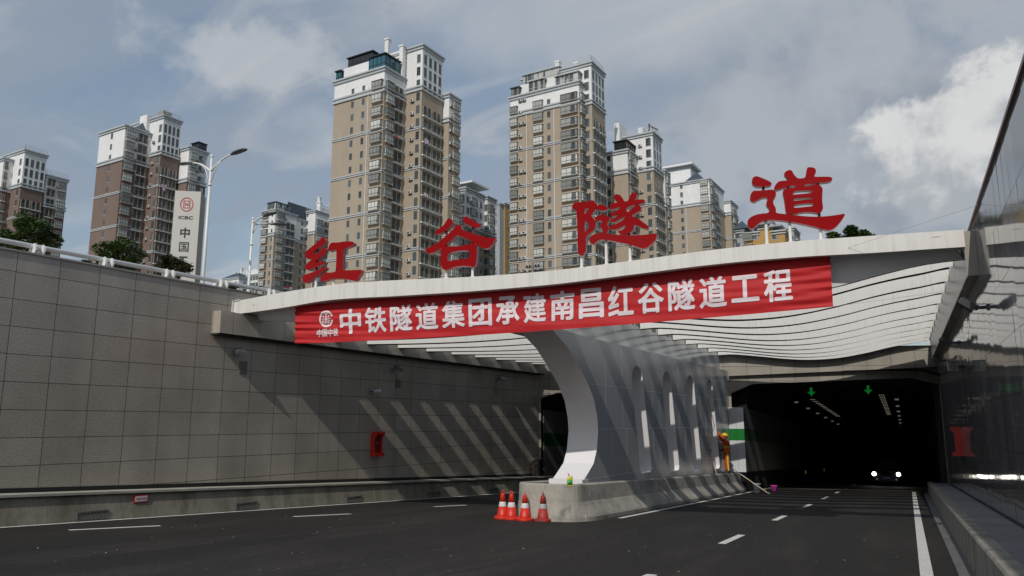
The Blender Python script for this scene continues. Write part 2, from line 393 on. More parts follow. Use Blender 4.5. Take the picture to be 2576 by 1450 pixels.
for (u0, v0), (u1, v1) in (((173, 1334.5), (403, 1323.5)), ((738, 1300.5), (882, 1293.5)), ((1092, 1275.5), (1172, 1271.5))):
    a = onground((u0, v0)); b = onground((u1, v1)); d = (b - a)[:2]; n_ = np.array([-d[1], d[0]]) / np.linalg.norm(d) * .075
    mark([a[:2] - n_, b[:2] - n_, b[:2] + n_, a[:2] + n_])

# ---- left barrier with drains, edge line
BO = 0.55                                          # barrier front stands this far off the wall
def gl(s, o):
    p = LP + Ld * s + Ln * o; return gz(p[1])
lb = thing('concrete_barrier', 'low mossy concrete barrier running along the foot of the left granite wall', 'barrier', lw(0, gl(0, BO), BO))
m = MB(); mt = MB()
ss = list(np.arange(L0, 13.9, 1.0))
prof = [(BO + .03, 0.0), (BO, .25), (BO - .04, .50), (BO - .07, .55), (-.02, .57), (-.02, -.2), (BO, -.2)]
rings = []
for s_ in ss:
    zb_ = gl(s_, BO); rings.append([lw(s_, zb_ + h, o) for o, h in prof])
m.loft(rings); m.obj('barrier_body', MOSS, lb)
for s0, s1 in zip(ss[:-1], ss[1:]):
    mt.box((0, 0, 0), (1, 1, 1), 0, Matrix(((lw(s1, 0)[0] - lw(s0, 0)[0], (Ln * .62)[0], 0, lw(s0, 0, -.04)[0]), (lw(s1, 0)[1] - lw(s0, 0)[1], (Ln * .62)[1], 0, lw(s0, 0, -.04)[1]),
            (gl(s1, BO) - gl(s0, BO), 0, .05, gl(s0, BO) + .553), (0, 0, 0, 1))))
mt.obj('barrier_cap', CONCTOP, lb)
em = MB()
for s0, s1 in zip(ss[:-1], ss[1:]):
    q = [lw(s0, gl(s0, .72) + .005, .62), lw(s0, gl(s0, .72) + .005, .76), lw(s1, gl(s1, .72) + .005, .76), lw(s1, gl(s1, .72) + .005, .62)]
    em.add([(p[0], p[1], gz(p[1]) + .005) for p in q], [(0, 1, 2, 3)])
em.obj('edge_line', ROADPAINT, road)
zg = Z(0, 1500, 1.171)
for i, (xa, xb, y) in enumerate(((362, 508, 648), (1107, 1205, 617), (1624, 1695, 595), (2008, 2062, 574), (2294, 2334, 556))):
    a = lwhit(zg(xa, y), BO + .04); b = lwhit(zg(xb, y), BO + .04); sa = float((a - LP) @ Ld); sb = float((b - LP) @ Ld)
    fr = MB(); z0 = gl((sa + sb) / 2, BO) + .03; h = .18; o1 = BO + .04
    def bar(s0, s1, za, zb2, oo, mbx, mi=0): 
        mbx.prism([lw(s0, za, oo), lw(s1, za, oo), lw(s1, zb2, oo), lw(s0, zb2, oo)], tuple(-Ln * .05), mi)
    bar(sa, sb, z0, z0 + .03, o1, fr); bar(sa, sb, z0 + h - .03, z0 + h, o1, fr); bar(sa, sa + .03, z0 + .03, z0 + h - .03, o1, fr); bar(sb - .03, sb, z0 + .03, z0 + h - .03, o1, fr)
    nb = max(5, int((sb - sa) / .085))
    for k in range(1, nb): bar(sa + (sb - sa) * k / nb - .011, sa + (sb - sa) * k / nb + .011, z0 + .03, z0 + h - .03, o1 - .008, fr)
    bar(sa + .02, sb - .02, z0 + .02, z0 + h - .02, o1 - .04, fr, 1)
    fr.obj('drain_grate', [mat('grate_iron', (.10, .10, .10), .6, var=.2), BLACKGAP], lb)
# chainage plate
zs = zg(660, 580); c0 = lwhit(zs, BO); s_ = float((c0 - LP) @ Ld)
pl = thing('chainage_plate', 'small white plate with red border reading NK0+600 on the left barrier', 'sign', lw(s_, c0[2], BO - .02))
pb = MB(); wd, hh = .17, .08
zc_ = c0[2]
pb.prism([lw(s_ - wd, zc_ - hh, BO + .016), lw(s_ + wd, zc_ - hh, BO + .016), lw(s_ + wd, zc_ + hh, BO + .016), lw(s_ - wd, zc_ + hh, BO + .016)], tuple(-Ln * .05))
pb.obj('border', mat('sign_red_border', (0.40, 0.02, 0.03), .5), pl)
pb = MB(); wd -= .022; hh -= .022
pb.prism([lw(s_ - wd, zc_ - hh, BO + .020), lw(s_ + wd, zc_ - hh, BO + .020), lw(s_ + wd, zc_ + hh, BO + .020), lw(s_ - wd, zc_ + hh, BO + .020)], tuple(-Ln * .01))
pb.obj('face', mat('sign_face', (0.62, 0.58, 0.57), .5), pl)
tm = text_mesh('NK0+600', .012); x0, x1, y0, y1 = mesh_bounds(tm)
mesh_obj('lettering', tm, mat('sign_text', (0.30, 0.02, 0.03), .5), pl, lambda c: lw(s_ + ((c.x - x0) / (x1 - x0) - .5) * .25, zc_ + ((c.y - y0) / (y1 - y0) - .5) * .065, BO + .023))

# ---- left wall, coping, ledge
wall = thing('retaining_wall', 'tall wall of square grey granite slabs along the left side of the ramp', 'wall', lw(-5, gz(15)))
m = MB()
TS0 = float((lwhit(zg(1027, 290)) - LP) @ Ld)      # a vertical joint
def wuv(s, z): return ((s - TS0) + .905 * 80, (z - .73) + .572 * 20)
m.quad(lw(L0, -2.6), lw(L1, -2.6), lw(L1, LTOP), lw(L0, LTOP), 0, [wuv(L0, -2.6), wuv(L1, -2.6), wuv(L1, LTOP), wuv(L0, LTOP)])
m.quad(lw(L1, -2.6, -.3), lw(L0, -2.6, -.3), lw(L0, LTOP, -.3), lw(L1, LTOP, -.3), 0, [(0, 0), (1, 0), (1, 1), (0, 1)])
m.quad(lw(L1, -2.6), lw(L1, -2.6, -.3), lw(L1, LTOP, -.3), lw(L1, LTOP), 0, [wuv(0, -2), wuv(.3, -2), wuv(.3, 5), wuv(0, 5)])
m.obj('cladding', GRANITE_L, wall)
m = MB()
for k in range(int((L1 - L0) / .905) + 1):
    sa = TS0 - .905 * 70 + .905 * k
    while sa < L0: sa += .905 * 70
    sb = min(sa + .897, L1)
    if sb - sa < .05: continue
    m.prism([lw(sa, LTOP + .003, .035), lw(sb, LTOP + .003, .035), lw(sb, LTOP + .045, .035), lw(sa, LTOP + .045, .035)], tuple(-Ln * .40))
m.obj('coping', mat('coping_stone', (0.30, 0.27, 0.24), .6, var=.12, scale=2, fine=.15), wall)
# projecting ledge that carries the canopy
e0 = float((lwhit(Z(850, 1150, 1864 / 450)(130, 405), .3) - LP) @ Ld); LE = .33
m = MB(); ze0, ze1 = 3.93, 4.52; zf0, zf1 = 3.84, 4.32
def luv(s, z): return ((s - TS0) + .905 * 80 + .05, z + .572 * 20 - 3.9)
m.quad(lw(e0, ze0, LE), lw(L1, zf0, LE), lw(L1, zf1, LE), lw(e0, ze1, LE), 0, [luv(e0, 3.92), luv(L1, 3.92), luv(L1, 4.46), luv(e0, 4.46)])
m.quad(lw(e0, ze1, LE), lw(L1, zf1, LE), lw(L1, zf1, 0), lw(e0, ze1, 0), 0, [luv(e0, 3.95), luv(L1, 3.95), luv(L1, 4.2), luv(e0, 4.2)])
m.quad(lw(e0, ze0, 0), lw(L1, zf0, 0), lw(L1, zf0, LE), lw(e0, ze0, LE), 0, [luv(e0, 3.95), luv(L1, 3.95), luv(L1, 4.2), luv(e0, 4.2)])
m.quad(lw(e0, ze0, 0), lw(e0, ze0, LE), lw(e0, ze1, LE), lw(e0, ze1, 0), 0, [luv(0.2, 3.95), luv(.5, 3.95), luv(.5, 4.4), luv(.2, 4.4)])
m.obj('ledge', GRANITE_L, wall)
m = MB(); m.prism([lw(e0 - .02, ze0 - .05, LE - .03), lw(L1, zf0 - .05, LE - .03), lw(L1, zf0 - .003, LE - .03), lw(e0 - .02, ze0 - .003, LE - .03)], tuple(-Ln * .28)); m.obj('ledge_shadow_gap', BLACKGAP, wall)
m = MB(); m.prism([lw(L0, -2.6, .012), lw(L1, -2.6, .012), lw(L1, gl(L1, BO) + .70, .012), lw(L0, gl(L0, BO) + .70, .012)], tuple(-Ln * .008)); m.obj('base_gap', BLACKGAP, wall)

# ---- white tube railing on the left wall
rl = thing('railing', 'white round tube railing with paired curved brackets on top of the left wall', 'railing', lw(0, LTOP + .09))
RZ = LTOP + .215
m = MB(); m.tube([lw(L0, RZ, -.15), lw(L1 + 1.5, RZ, -.15)], .055, 14); m.obj('tube', POSTW, rl, smooth=True)
zb_zoom = Z(0, 900, 1450 / 300); zA = Z(0, 300, 1.45)
fan_s = [float((lwhit(p, -.05) - LP) @ Ld) for p in (zb_zoom(750, 560), zA(628, 1110), zA(985, 1180), zA(1297, 1240), zA(1575, 1285))]
stp = (fan_s[-1] - fan_s[0]) / 4
for k in range(-8, 6):
    sb = fan_s[0] + stp * k
    if k in range(5): sb = fan_s[k]
    if sb < L0 or sb > L1: continue
    for off in (-.09, .09):
        b_ = MB(); s1 = sb + off
        pts = [(-.02, LTOP + .09), (.01, LTOP + .22), (-.005, LTOP + .36), (-.06, LTOP + .50), (-.10, LTOP + .47), (-.15, LTOP + .345), (-.22, LTOP + .34), (-.24, LTOP + .20), (-.20, LTOP + .09)]
        b_.prism([lw(s1 - .02, LTOP + .045 + (z - LTOP - .09) * .55, o) for o, z in pts], tuple(Ld * .04)); b_.obj('bracket', POSTW, rl)

# ---- right granite wall: separate polished slabs, each very slightly out of true
rw = thing('polished_wall', 'tall dark polished granite wall mirroring the canopy along the right edge', 'wall', (RX, 15, gz(15)))
m = MB(); TW, TH = .62, .93
rnd = random.Random(3)
y = -22.0
while y < PR1[1] + .3:
    y1 = min(y + TW, PR1[1] + .3)
    z0 = RTOP
    while z0 > -2.8:
        za = z0 - TH; t1, t2 = rnd.gauss(0, .0016), rnd.gauss(0, .0012)
        m.quad((RX - t1, y + .003, za + .003), (RX + t2, y1 - .003, za + .003), (RX + t1, y1 - .003, z0 - .003), (RX - t2, y + .003, z0 - .003))
        z0 = za
    y = y1
m.obj('slabs', GRANITE_R, rw, fixn=False)
m = MB(); m.box((RX + .012, -22, -2.8), (RX + .34, PR1[1] + .3, RTOP - .004)); m.obj('core', BLACKGAP, rw)
m = MB(); m.box((RX - .04, -22, RTOP), (RX + .36, PR1[1] + .3, RTOP + .06)); m.obj('coping', mat('right_coping', (.22, .13, .10), .35), rw)
# ledge (ring beam) on the right wall
BX = 1.38
m = MB(); ya = 18.35; zr0, zr1 = 4.63, 5.58; zq0, zq1 = 4.72, 6.06
m.loft([[(BX, ya, zr0), (RX, ya, zr0), (RX, ya, zr1), (BX, ya, zr1)], [(BX, 43.2, zq0), (RX, 43.2, zq0), (RX, 43.2, zq1), (BX, 43.2, zq1)]])
o = m.obj('ledge', mat('ledge_granite', (.30, .275, .245), .3, var=.15, scale=2, fine=.15), rw)
m = MB(); m.loft([[(BX - .012, ya - .01, zr0 - .05), (BX + .02, ya - .01, zr0 - .05), (BX + .02, ya - .01, zr0 - .004), (BX - .012, ya - .01, zr0 - .004)], [(BX - .012, 43.0, zq0 - .05), (BX + .02, 43.0, zq0 - .05), (BX + .02, 43.0, zq0 - .004), (BX - .012, 43.0, zq0 - .004)]])
m.obj('ledge_trim', mat('trim_brown', (.10, .06, .045), .4), rw)

# ---- right walkway
wk = MB(); KX = 0.70
for i, y in enumerate(np.arange(-22, 44, .5)):
    y1 = y + .488
    zt = .565
    wk.add([(KX + .24, y, gz(y) + zt), (RX - .06, y, gz(y) + zt), (RX - .06, y1, gz(y1) + zt), (KX + .24, y1, gz(y1) + zt)], [(0, 1, 2, 3)])
wk.add([(KX + .1, -22, gz(-22) + zt - .03), (RX, -22, gz(-22) + zt - .03), (RX, 44, gz(44) + zt - .03), (KX + .1, 44, gz(44) + zt - .03)], [(0, 1, 2, 3)], 1)
struct(wk.obj('walkway', [SLAB, BLACKGAP]))
kb = thing('kerb_wall', 'knee high stained concrete kerb edging the right walkway', 'kerb', (KX, 15, gz(15)))
m = MB(); ys2 = list(np.arange(-22, 45, 1.0))
m.loft([[(KX, y, gz(y) - .1), (KX + .01, y, gz(y) + .57), (KX + .03, y, gz(y) + .60), (KX + .22, y, gz(y) + .60), (KX + .235, y, gz(y) + .58), (KX + .235, y, gz(y) - .1)] for y in ys2])
m.obj('kerb_body', mat('stained_kerb', (.30, .28, .24), .88, color2=(.10, .095, .065), scale=1.6, stretch=(1, 1, .25), thr=(.45, .72), var=.2, fine=.15, fscale=30), kb)
m = MB(); m.loft([[(KX - .20, y, gz(y) - .05), (KX - .20, y, gz(y) + .03), (KX, y, gz(y) + .05), (KX, y, gz(y) - .05)] for y in ys2])
m.obj('gutter', mat('gutter_concrete', (.12, .12, .12), .9, var=.25, scale=2, fine=.2), kb)

# ---- portals
def portal(name, label, a, b, zt, op, matn):
    """a,b: base line; op: opening outline as (fraction along, z) from left foot over the top to the right foot"""
    a = np.array(a); b = np.array(b); Ln2 = np.linalg.norm(b - a); t = (b - a) / Ln2; n = np.array([-t[1], t[0]])
    root = thing(name, label, 'wall', (*a, gz(a[1])))
    P = lambda s, z, o=0: (a[0] + t[0] * s + n[0] * o, a[1] + t[1] * s + n[1] * o, z)
    m = MB()
    cs = [(0.0, -2.6)] + [(op[0][0], -2.6)] + [(p[0], p[1]) for p in op[1:-1]] + [(op[-1][0], -2.6), (Ln2, -2.6)]
    def strip(s0, za, s1, zb2):
        m.quad(P(s0, za), P(s1, zb2), P(s1, zt), P(s0, zt), 0, [(s0 + 20, za + 20), (s1 + 20, zb2 + 20), (s1 + 20, zt + 20), (s0 + 20, zt + 20)])
    strip(0, -2.6, op[0][0], -2.6)
    for (s0, za), (s1, zb2) in zip(op[1:-2], op[2:-1]): strip(s0, za, s1, zb2)
    strip(op[-1][0], -2.6, Ln2, -2.6)
    m.obj('face', matn, root)
    m = MB(); out = [P(s, z, -.004) for s, z in op]; 
    for (s0, z0), (s1, z1) in zip(op[:-1], op[1:]):
        m.quad(P(s0, z0), P(s1, z1), P(s1, z1, .7), P(s0, z0, .7))
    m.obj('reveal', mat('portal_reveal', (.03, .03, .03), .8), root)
    m = MB()
    for (s0, z0), (s1, z1) in zip(op[:-1], op[1:]):
        if abs(z1 - z0) > 2: continue
        m.prism([P(s0, z0 - .0, -.02), P(s1, z1 - .0, -.02), P(s1, z1 - .06, -.02), P(s0, z0 - .06, -.02)], (n[0] * .1, n[1] * .1, 0))
    m.obj('drip_trim', mat('drip_metal', (.25, .24, .22), .4), root)
    m = MB(); m.quad(P(0, zt), P(Ln2, zt), P(Ln2, zt, .8), P(0, zt, .8)); m.obj('top', CONCTOP, root)
    return root
zq = [hit(z7(*p), (-(PR1[1] - PR0[1]), PR1[0] - PR0[0], 0), (-(PR1[1] - PR0[1])) * PR0[0] + (PR1[0] - PR0[0]) * PR0[1]) for p in ((172, 388), (303, 335), (1230, 298), (1365, 335))]
lR = math.dist(PR0, PR1)
def sR(p): return math.dist(p[:2], PR0)
portal('tunnel_portal', 'granite clad headwall over the wide right tunnel mouth', PR0, PR1, 5.35, [(.82, -1.9), (.82, zq[0][2]), (sR(zq[1]), zq[1][2]), (sR(zq[2]), zq[2][2]), (lR - .03, zq[3][2]), (lR - .03, -1.9)], GRANITE_P)
lL = math.dist(PL0, PL1)
portal('tunnel_portal', 'granite clad headwall over the narrow left tunnel mouth behind the white pier', PL0, PL1, 5.1, [(.1, -1.6), (.1, 2.78), (.9, 3.05), (lL - .9, 3.2), (lL - .1, 2.9), (lL - .1, -1.6)], GRANITE_P)
# ---- tunnel tubes
def tube_lining(label, xl0, xr0, y0, y1, shift, clad_left, zt0):
    root = thing('tunnel_lining', label, 'tunnel', ((xl0 + xr0) / 2, y0, gz(y0)))
    m = MB(); rings = []
    n = 14
    for i in range(n + 1):
        f = i / n; y = y0 + (y1 - y0) * f; dx = shift * f * f
        g0 = gz(y); t = zt0 + gz(y) - gz(y0)
        rings.append([(xl0 + dx, y, g0 - .2), (xl0 + dx, y, t - .45), (xl0 + 1.1 + dx, y, t), (xr0 - 1.0 + dx, y, t), (xr0 + dx, y, t - .35), (xr0 + dx, y, g0 - .2)])
    m.loft(rings, 0, closed=False)
    e = rings[-1]; m.add(e, [tuple(range(6))])
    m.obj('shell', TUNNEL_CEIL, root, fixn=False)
    c = MB(); bandz = ((.45, 1.95, 0), (1.95, 2.55, 1), (2.55, 4.05, 0))
    return root, rings
root, RGS = tube_lining('dark tunnel bore running down behind the right mouth', -7.05, RX + .3, 41.2, 125, -9, True, 4.15)
root2, RGS2 = tube_lining('dark tunnel bore behind the left mouth', -15.2, -8.75, 39.2, 100, 6, True, 3.3)
# fill between the left portal line and its bore
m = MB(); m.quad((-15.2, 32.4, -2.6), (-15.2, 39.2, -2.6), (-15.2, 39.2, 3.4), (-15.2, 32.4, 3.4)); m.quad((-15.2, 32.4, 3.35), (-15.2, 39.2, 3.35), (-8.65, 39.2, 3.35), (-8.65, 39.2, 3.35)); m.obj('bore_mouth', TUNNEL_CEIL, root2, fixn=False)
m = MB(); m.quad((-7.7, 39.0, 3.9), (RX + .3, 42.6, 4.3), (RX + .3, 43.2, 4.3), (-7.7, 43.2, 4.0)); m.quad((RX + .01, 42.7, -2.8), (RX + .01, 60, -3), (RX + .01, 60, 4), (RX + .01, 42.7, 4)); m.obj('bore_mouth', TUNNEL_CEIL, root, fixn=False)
SHADED_CLAD = mat('shaded_cladding', (.10, .10, .10), .5, var=.2, scale=1); CLADG_SHADE = mat('shaded_green', (.006, .05, .012), .5)  # dark copies of the cladding colours, with the bore's shade painted in
def cladding(root, x, ya, yb, zbase, ztop, face):
    hgt = ztop - zbase; 
    for z0, z1, mm, nm in ((0, .485, SHADED_CLAD, 'wall_panel'), (.485, .665, CLADG_SHADE, 'green_stripe'), (.665, 1, SHADED_CLAD, 'wall_panel')):  # both cladding colours here have the bore's shade painted in
        m = MB()
        yy = ya
        while yy < yb:
            y1 = min(yy + 1.2, yb)
            m.box((x - .05, yy + .006, zbase + gz(yy) - gz(ya) + hgt * z0 + .003), (x, y1 - .006, zbase + gz(yy) - gz(ya) + hgt * z1 - .003)); yy = y1
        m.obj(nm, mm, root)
    if face:
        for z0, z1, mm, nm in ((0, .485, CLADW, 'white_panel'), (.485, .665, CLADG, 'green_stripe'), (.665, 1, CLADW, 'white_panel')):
            m = MB(); xx = face[0]; wst = (x - face[0]) / 2
            for k in range(2): m.box((xx + k * wst + .004, ya - .06, zbase + hgt * z0 + .003), (xx + (k + 1) * wst - .004, ya - .004, zbase + hgt * z1 - .003))
            m.obj(nm, mm, root)
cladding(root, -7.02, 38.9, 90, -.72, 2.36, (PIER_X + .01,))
m = MB(); m.box((PIER_X + .02, 38.97, -2.4), (-7.08, 41.6, 2.34)); m.box((PIER_X - .2, 39.9, 2.35), (-7.04, 41.7, 4.6)); m.obj('wall_core', TUNNEL_CEIL, root)
cladding(root2, -14.9, 32.75, 80, -.95, 2.2, None)

# ================================================================== THE PIER between the carriageways
pier = thing('tunnel_pier', 'white and grey pier with concave leading edge and four slots between the carriageways', 'pier', (-8.2, 20, gz(20)))
KS = -PIER_X / 7.5
def pz(q): return (q[0] * KS, 1.6 + (q[1] - 1.6) * KS)
nose = [(16.80, 3.93), (16.97, 3.86), (17.98, 3.49), (18.84, 2.99), (19.38, 2.61), (19.79, 2.21), (20.01, 1.73), (20.05, 1.38), (19.92, 0.9), (19.66, 0.54), (19.27, 0.33), (18.8, 0.10), (18.8, -.05)]
outer = [pz(p) for p in nose] + [pz((18.8, -.8)), pz((37.6, -1.6)), pz((38.0, 4.10)), pz((19.3, 3.89))]
nose_s = [pz(p) for p in nose]
def slot(tl, tr, bl, br):
    """rounded leaning slot from its four edge points (y,z)"""
    pts = []
    for k in range(9):
        a = math.pi * (1 - k / 8); cxm = (tl[0] + tr[0]) / 2; rx = (tr[0] - tl[0]) / 2
        pts.append((cxm + rx * math.cos(a), (tl[1] + tr[1]) / 2 + .50 * math.sin(a)))
    cr = .16
    for k in range(5):
        a = -k / 4 * math.pi / 2; pts.append((br[0] - cr + cr * math.cos(a), br[1] + cr + cr * math.sin(a)))
    for k in range(5):
        a = -math.pi / 2 - k / 4 * math.pi / 2; pts.append((bl[0] + cr + cr * math.cos(a), bl[1] + cr + cr * math.sin(a)))
    return [pz(p) for p in pts]
slots = [slot((23.09, 2.90), (24.25, 2.90), (23.70, .05), (24.93, .05)), slot((26.51, 2.92), (27.68, 2.92), (27.06, -.08), (28.37, -.08)),
         slot((29.91, 2.98), (31.15, 2.98), (30.52, -.24), (31.83, -.24)), slot((33.38, 3.0), (34.52, 3.0), (33.94, -.36), (35.23, -.36))]
me = flat_outline([outer] + slots, PIER_X - PIER_XB)
def pierxyz(c): return ((PIER_X + PIER_XB) / 2 + c.z, c.x, c.y)
po = mesh_obj('pier_body', me, [PIER_G, PIER_W], pier, pierxyz)
for p in me.polygons:
    if abs(p.normal.x) < .5: p.material_index = 1
# panel joints on the right face: raised hairline strips
m = MB()
def jl(y0, z0, y1, z1, wd=.007):
    d = Vector((0, y1 - y0, z1 - z0)).normalized(); n = Vector((0, -d.z, d.y)) * wd
    a, b = Vector((PIER_X + .001, y0, z0)), Vector((PIER_X + .001, y1, z1)); m.prism([a - n, b - n, b + n, a + n], (.0015, 0, 0))
cols_y = [21.5, 22.6, 23.5]
def seg_h(z, y0, y1):
    cuts = []
    for s_ in slots:
        yy = [p for p in zip(s_, s_[1:] + s_[:1]) if (p[0][1] - z) * (p[1][1] - z) < 0]
        xs = sorted(a[0] + (b[0] - a[0]) * (z - a[1]) / (b[1] - a[1]) for a, b in yy)
        if len(xs) >= 2: cuts.append((xs[0], xs[-1]))
    cur = y0
    for a, b in sorted(cuts):
        if a > cur: jl(cur, z, min(a, y1), z)
        cur = max(cur, b)
    if cur < y1: jl(cur, z, y1, z)
seg_h(2.68, 20.25, 39.0); seg_h(1.43, 20.9, 38.9); seg_h(.10, 19.8, 38.9)
for yv, za, zb2 in ((21.4, 1.43, 3.98), (21.9, -.2, 1.43), (22.9, 1.43, 3.98), (23.2, .1, 1.43), (26.1, -.3, 3.98), (26.9, .1, 2.68), (29.6, -.3, 3.98), (30.4, .1, 2.68), (33.1, -.4, 3.98), (34.0, .1, 2.68), (36.9, -.6, 3.98), (37.9, -.6, 3.98)): jl(yv, za, yv + .02, zb2)
m.obj('panel_joint', mat('panel_joint_line', (.62, .63, .63), .4), pier)
# top box carrying the fin ends
m = MB(); m.loft([[(PIER_XB - .5, y, 3.9 if y > 20 else 3.95), (PIER_X - .32, y, 3.9 if y > 20 else 3.95), (PIER_X - .32, y, zt), (PIER_XB - .5, y, zt)] for y, zt in ((17.6, 4.85), (24, 4.88), (32, 4.95), (39.1, 5.0))])
m.obj('top_beam', mat('pier_top_paint', (.50, .50, .49), .12, var=.1, scale=1.2, spec=.6), pier)
m = MB(); m.box((PIER_XB - .03, pz((18.8, 0))[0] - .05, -.62), (PIER_X + .03, pz((19.2, 0))[0], .13)); m.obj('plinth', PIER_W, pier)
# ---- barrier ring round the pier
cb = thing('concrete_barrier', 'pale concrete crash barrier with rounded nose around the white pier', 'barrier', (-8.2, 17.5, gz(17.5)))
def ring_pts(off):
    pts = []
    xr, xl, yc, yf = -7.02, -9.12, 19.1, 17.50
    for y in np.arange(47.5, 19.2, -.8): pts.append((xr + off - .003 * (y - 19), y))
    n = 22
    on = off * .30 if off > -.32 else off + .20
    for k in range(n + 1):
        a = k / n * math.pi; w1 = max(0.0, 1 - k / 6); w1 = w1 * w1 * (3 - 2 * w1); o = off * w1 + on * (1 - w1)
        x1, x0 = xr + o, xl - on; cxm = (x1 + x0) / 2; rx = (x1 - x0) / 2
        c_, s_ = math.cos(a), math.sin(a)
        e = 2 / 2.9
        pts.append((cxm + rx * math.copysign(abs(c_) ** e, c_), yc - (yc - yf + on) * abs(s_) ** e))
    for y in np.arange(19.2, 38.8, .8): pts.append((xl - on + .03 * (y - 19), y))
    return pts
prof = [(0, -.1), (0, .10), (-.03, .16), (-.17, .36), (-.23, .46), (-.28, .84), (-.31, .875), (-.42, .88), (-.45, .85), (-.47, .45)]
base = ring_pts(0); rings = []
for off, h in prof:
    rp = ring_pts(off if off > -.9 else off)
    rings.append([(x, y, gz(y) + h) for x, y in rp])
m = MB(); m.loft(list(map(list, zip(*rings))), closed=False, caps=False); m.obj('barrier_body', CONC, cb, smooth=False)
m = MB(); rp = ring_pts(-.44); m.add([(x, y, gz(y) + .60) for x, y in rp], [tuple(range(len(rp)))]); m.obj('infill', mat('dark_infill', (.06, .055, .05), .9, var=.3, scale=3), cb)  # recessed floor inside the ring, in a mottled dark colour
# ================================================================== THE CANOPY
FA = np.array([-16.05, 15.0, 0]); FB = np.array([1.42, 18.3, 0]); FT = (FB - FA) / np.linalg.norm(FB - FA); FN = np.array([FT[1], -FT[0], 0])
def fp(s, z, o=0.0): p = FA + FT * s + FN * o; return (p[0], p[1], z)
def fhit(uv, o=0.0): p = hit(uv, FN, FN @ FA + o); return float((p - FA) @ FT), float(p[2])
topS = [(-.0, 4.87), (1.37, 5.03), (3.13, 5.18), (4.83, 5.20), (6.97, 5.18), (8.99, 5.23), (10.89, 5.36), (12.7, 5.5), (14.42, 5.58), (16.04, 5.60), (17.76, 5.61)]
botS = [(.0, 4.51), (1.39, 4.61), (2.92, 4.77), (4.84, 4.79), (6.97, 4.82), (8.98, 4.89), (10.89, 5.03), (12.69, 5.16), (14.4, 5.22), (16.01, 5.22), (17.76, 5.24)]
def interp(t, x):
    xs = [p[0] for p in t]; 
    if x <= xs[0]: return t[0][1]
    if x >= xs[-1]: return t[-1][1]
    i = max(k for k in range(len(xs)) if xs[k] <= x); i = min(i, len(xs) - 2)
    p0 = t[max(i - 1, 0)][1]; p1 = t[i][1]; p2 = t[i + 1][1]; p3 = t[min(i + 2, len(t) - 1)][1]; f = (x - xs[i]) / (xs[i + 1] - xs[i])
    return .5 * (2 * p1 + (p2 - p0) * f + (2 * p0 - 5 * p1 + 4 * p2 - p3) * f * f + (3 * p1 - p0 - 3 * p2 + p3) * f ** 3)
can = thing('canopy', 'white wavy canopy of curved fins spanning over both tunnel mouths', 'canopy', (-7.5, 17, 5))
ss = np.linspace(0, 17.76, 60)
m = MB(); m.loft([[fp(s, interp(botS, s)), fp(s, interp(topS, s)), fp(s, interp(topS, s) + .015, -.9), fp(s, interp(botS, s) + .02, -.50)] for s in ss])
m.obj('fascia', WHITE_FASCIA, can)
m = MB(); m.tube([fp(-.03, 4.50, .01), fp(-.03, 4.86, .01), fp(.18, 4.89, .01)], .02, 6); m.tube([fp(-.03, 4.50, .01), fp(-.1, 4.47, -.05)], .02, 6); m.obj('drain_pipe', POSTW, can)
waveR = [(-7.48, 4.96), (-6.24, 4.85), (-4.96, 4.71), (-3.91, 4.66), (-2.7, 4.74), (-1.47, 4.97), (-.31, 5.26), (.78, 5.46), (1.39, 5.58)]
waveL = [(-15.2, 4.22), (-14, 4.24), (-12.6, 4.30), (-11.2, 4.42), (-10, 4.60), (-8.7, 4.85), (-7.48, 4.96)]
FININ = mat('shaded_fin_inside', (.05, .048, .045), .8)  # shade inside the fin channel, put into a near-black colour
def fin(name, pts, h, th, mt_):
    """pts: (x,y,zbottom)"""
    m = MB(); rings = []
    for i, p in enumerate(pts):
        a = Vector(pts[max(i - 1, 0)][:2]); b = Vector(pts[min(i + 1, len(pts) - 1)][:2]); d = (b - a).normalized(); n = Vector((-d.y, d.x)) * th
        x, y, z = p
        nn = n.normalized(); P4 = lambda f, zz: (x + nn.x * f, y + nn.y * f, z + zz)
        rings.append([P4(0, 0), P4(0, h), P4(th, h), P4(th, .0), P4(th - .025, .0), P4(th - .025, h - .03), P4(.025, h - .03), P4(.025, 0)])
    m.loft(rings)
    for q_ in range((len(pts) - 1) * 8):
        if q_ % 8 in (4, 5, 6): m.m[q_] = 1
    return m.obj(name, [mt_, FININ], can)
_zl = Z(1300, 1300, 2008 / 900); yL = [float(lwhit(_zl(*q_), .33)[1]) for q_ in ((650, 150), (905, 190), (1130, 225), (1340, 255), (1525, 285), (1700, 310), (1850, 330))]
yL = [yL[0] - 4.7, yL[0] - 3.15, yL[0] - 1.58] + yL
yP = [19.6, 21.7, 23.8, 25.9, 28.1, 30.2, 32.25, 34.4, 36.5, 38.6]
yR = [21.8, 24.1, 26.3, 28.7, 31.2, 33.5, 36.0, 38.3, 40.6, 42.3]
def fin_z(x, i): return interp(waveR, x) if x > -7.48 else interp(waveL, x)
for i in range(10):
    dz = (9 - i) * -.012
    xl = LP[0] + (yL[i] - LP[1]) * math.tan(LA) + LE - .02
    P_ = lambda x: (x, yL[i] + (yP[i] - yL[i]) * ((x - xl) / (-8.9 - xl)) ** 1.12, fin_z(x, i) + dz)
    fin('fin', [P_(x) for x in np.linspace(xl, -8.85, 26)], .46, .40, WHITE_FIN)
    Q_ = lambda x: (x, yP[i] + (yR[i] - yP[i]) * (x + 8.05) / (BX + 8.05), fin_z(x, i) + dz)
    fin('fin', [Q_(x) for x in np.linspace(-8.05, BX, 40)], .46, .40, WHITE_FIN)
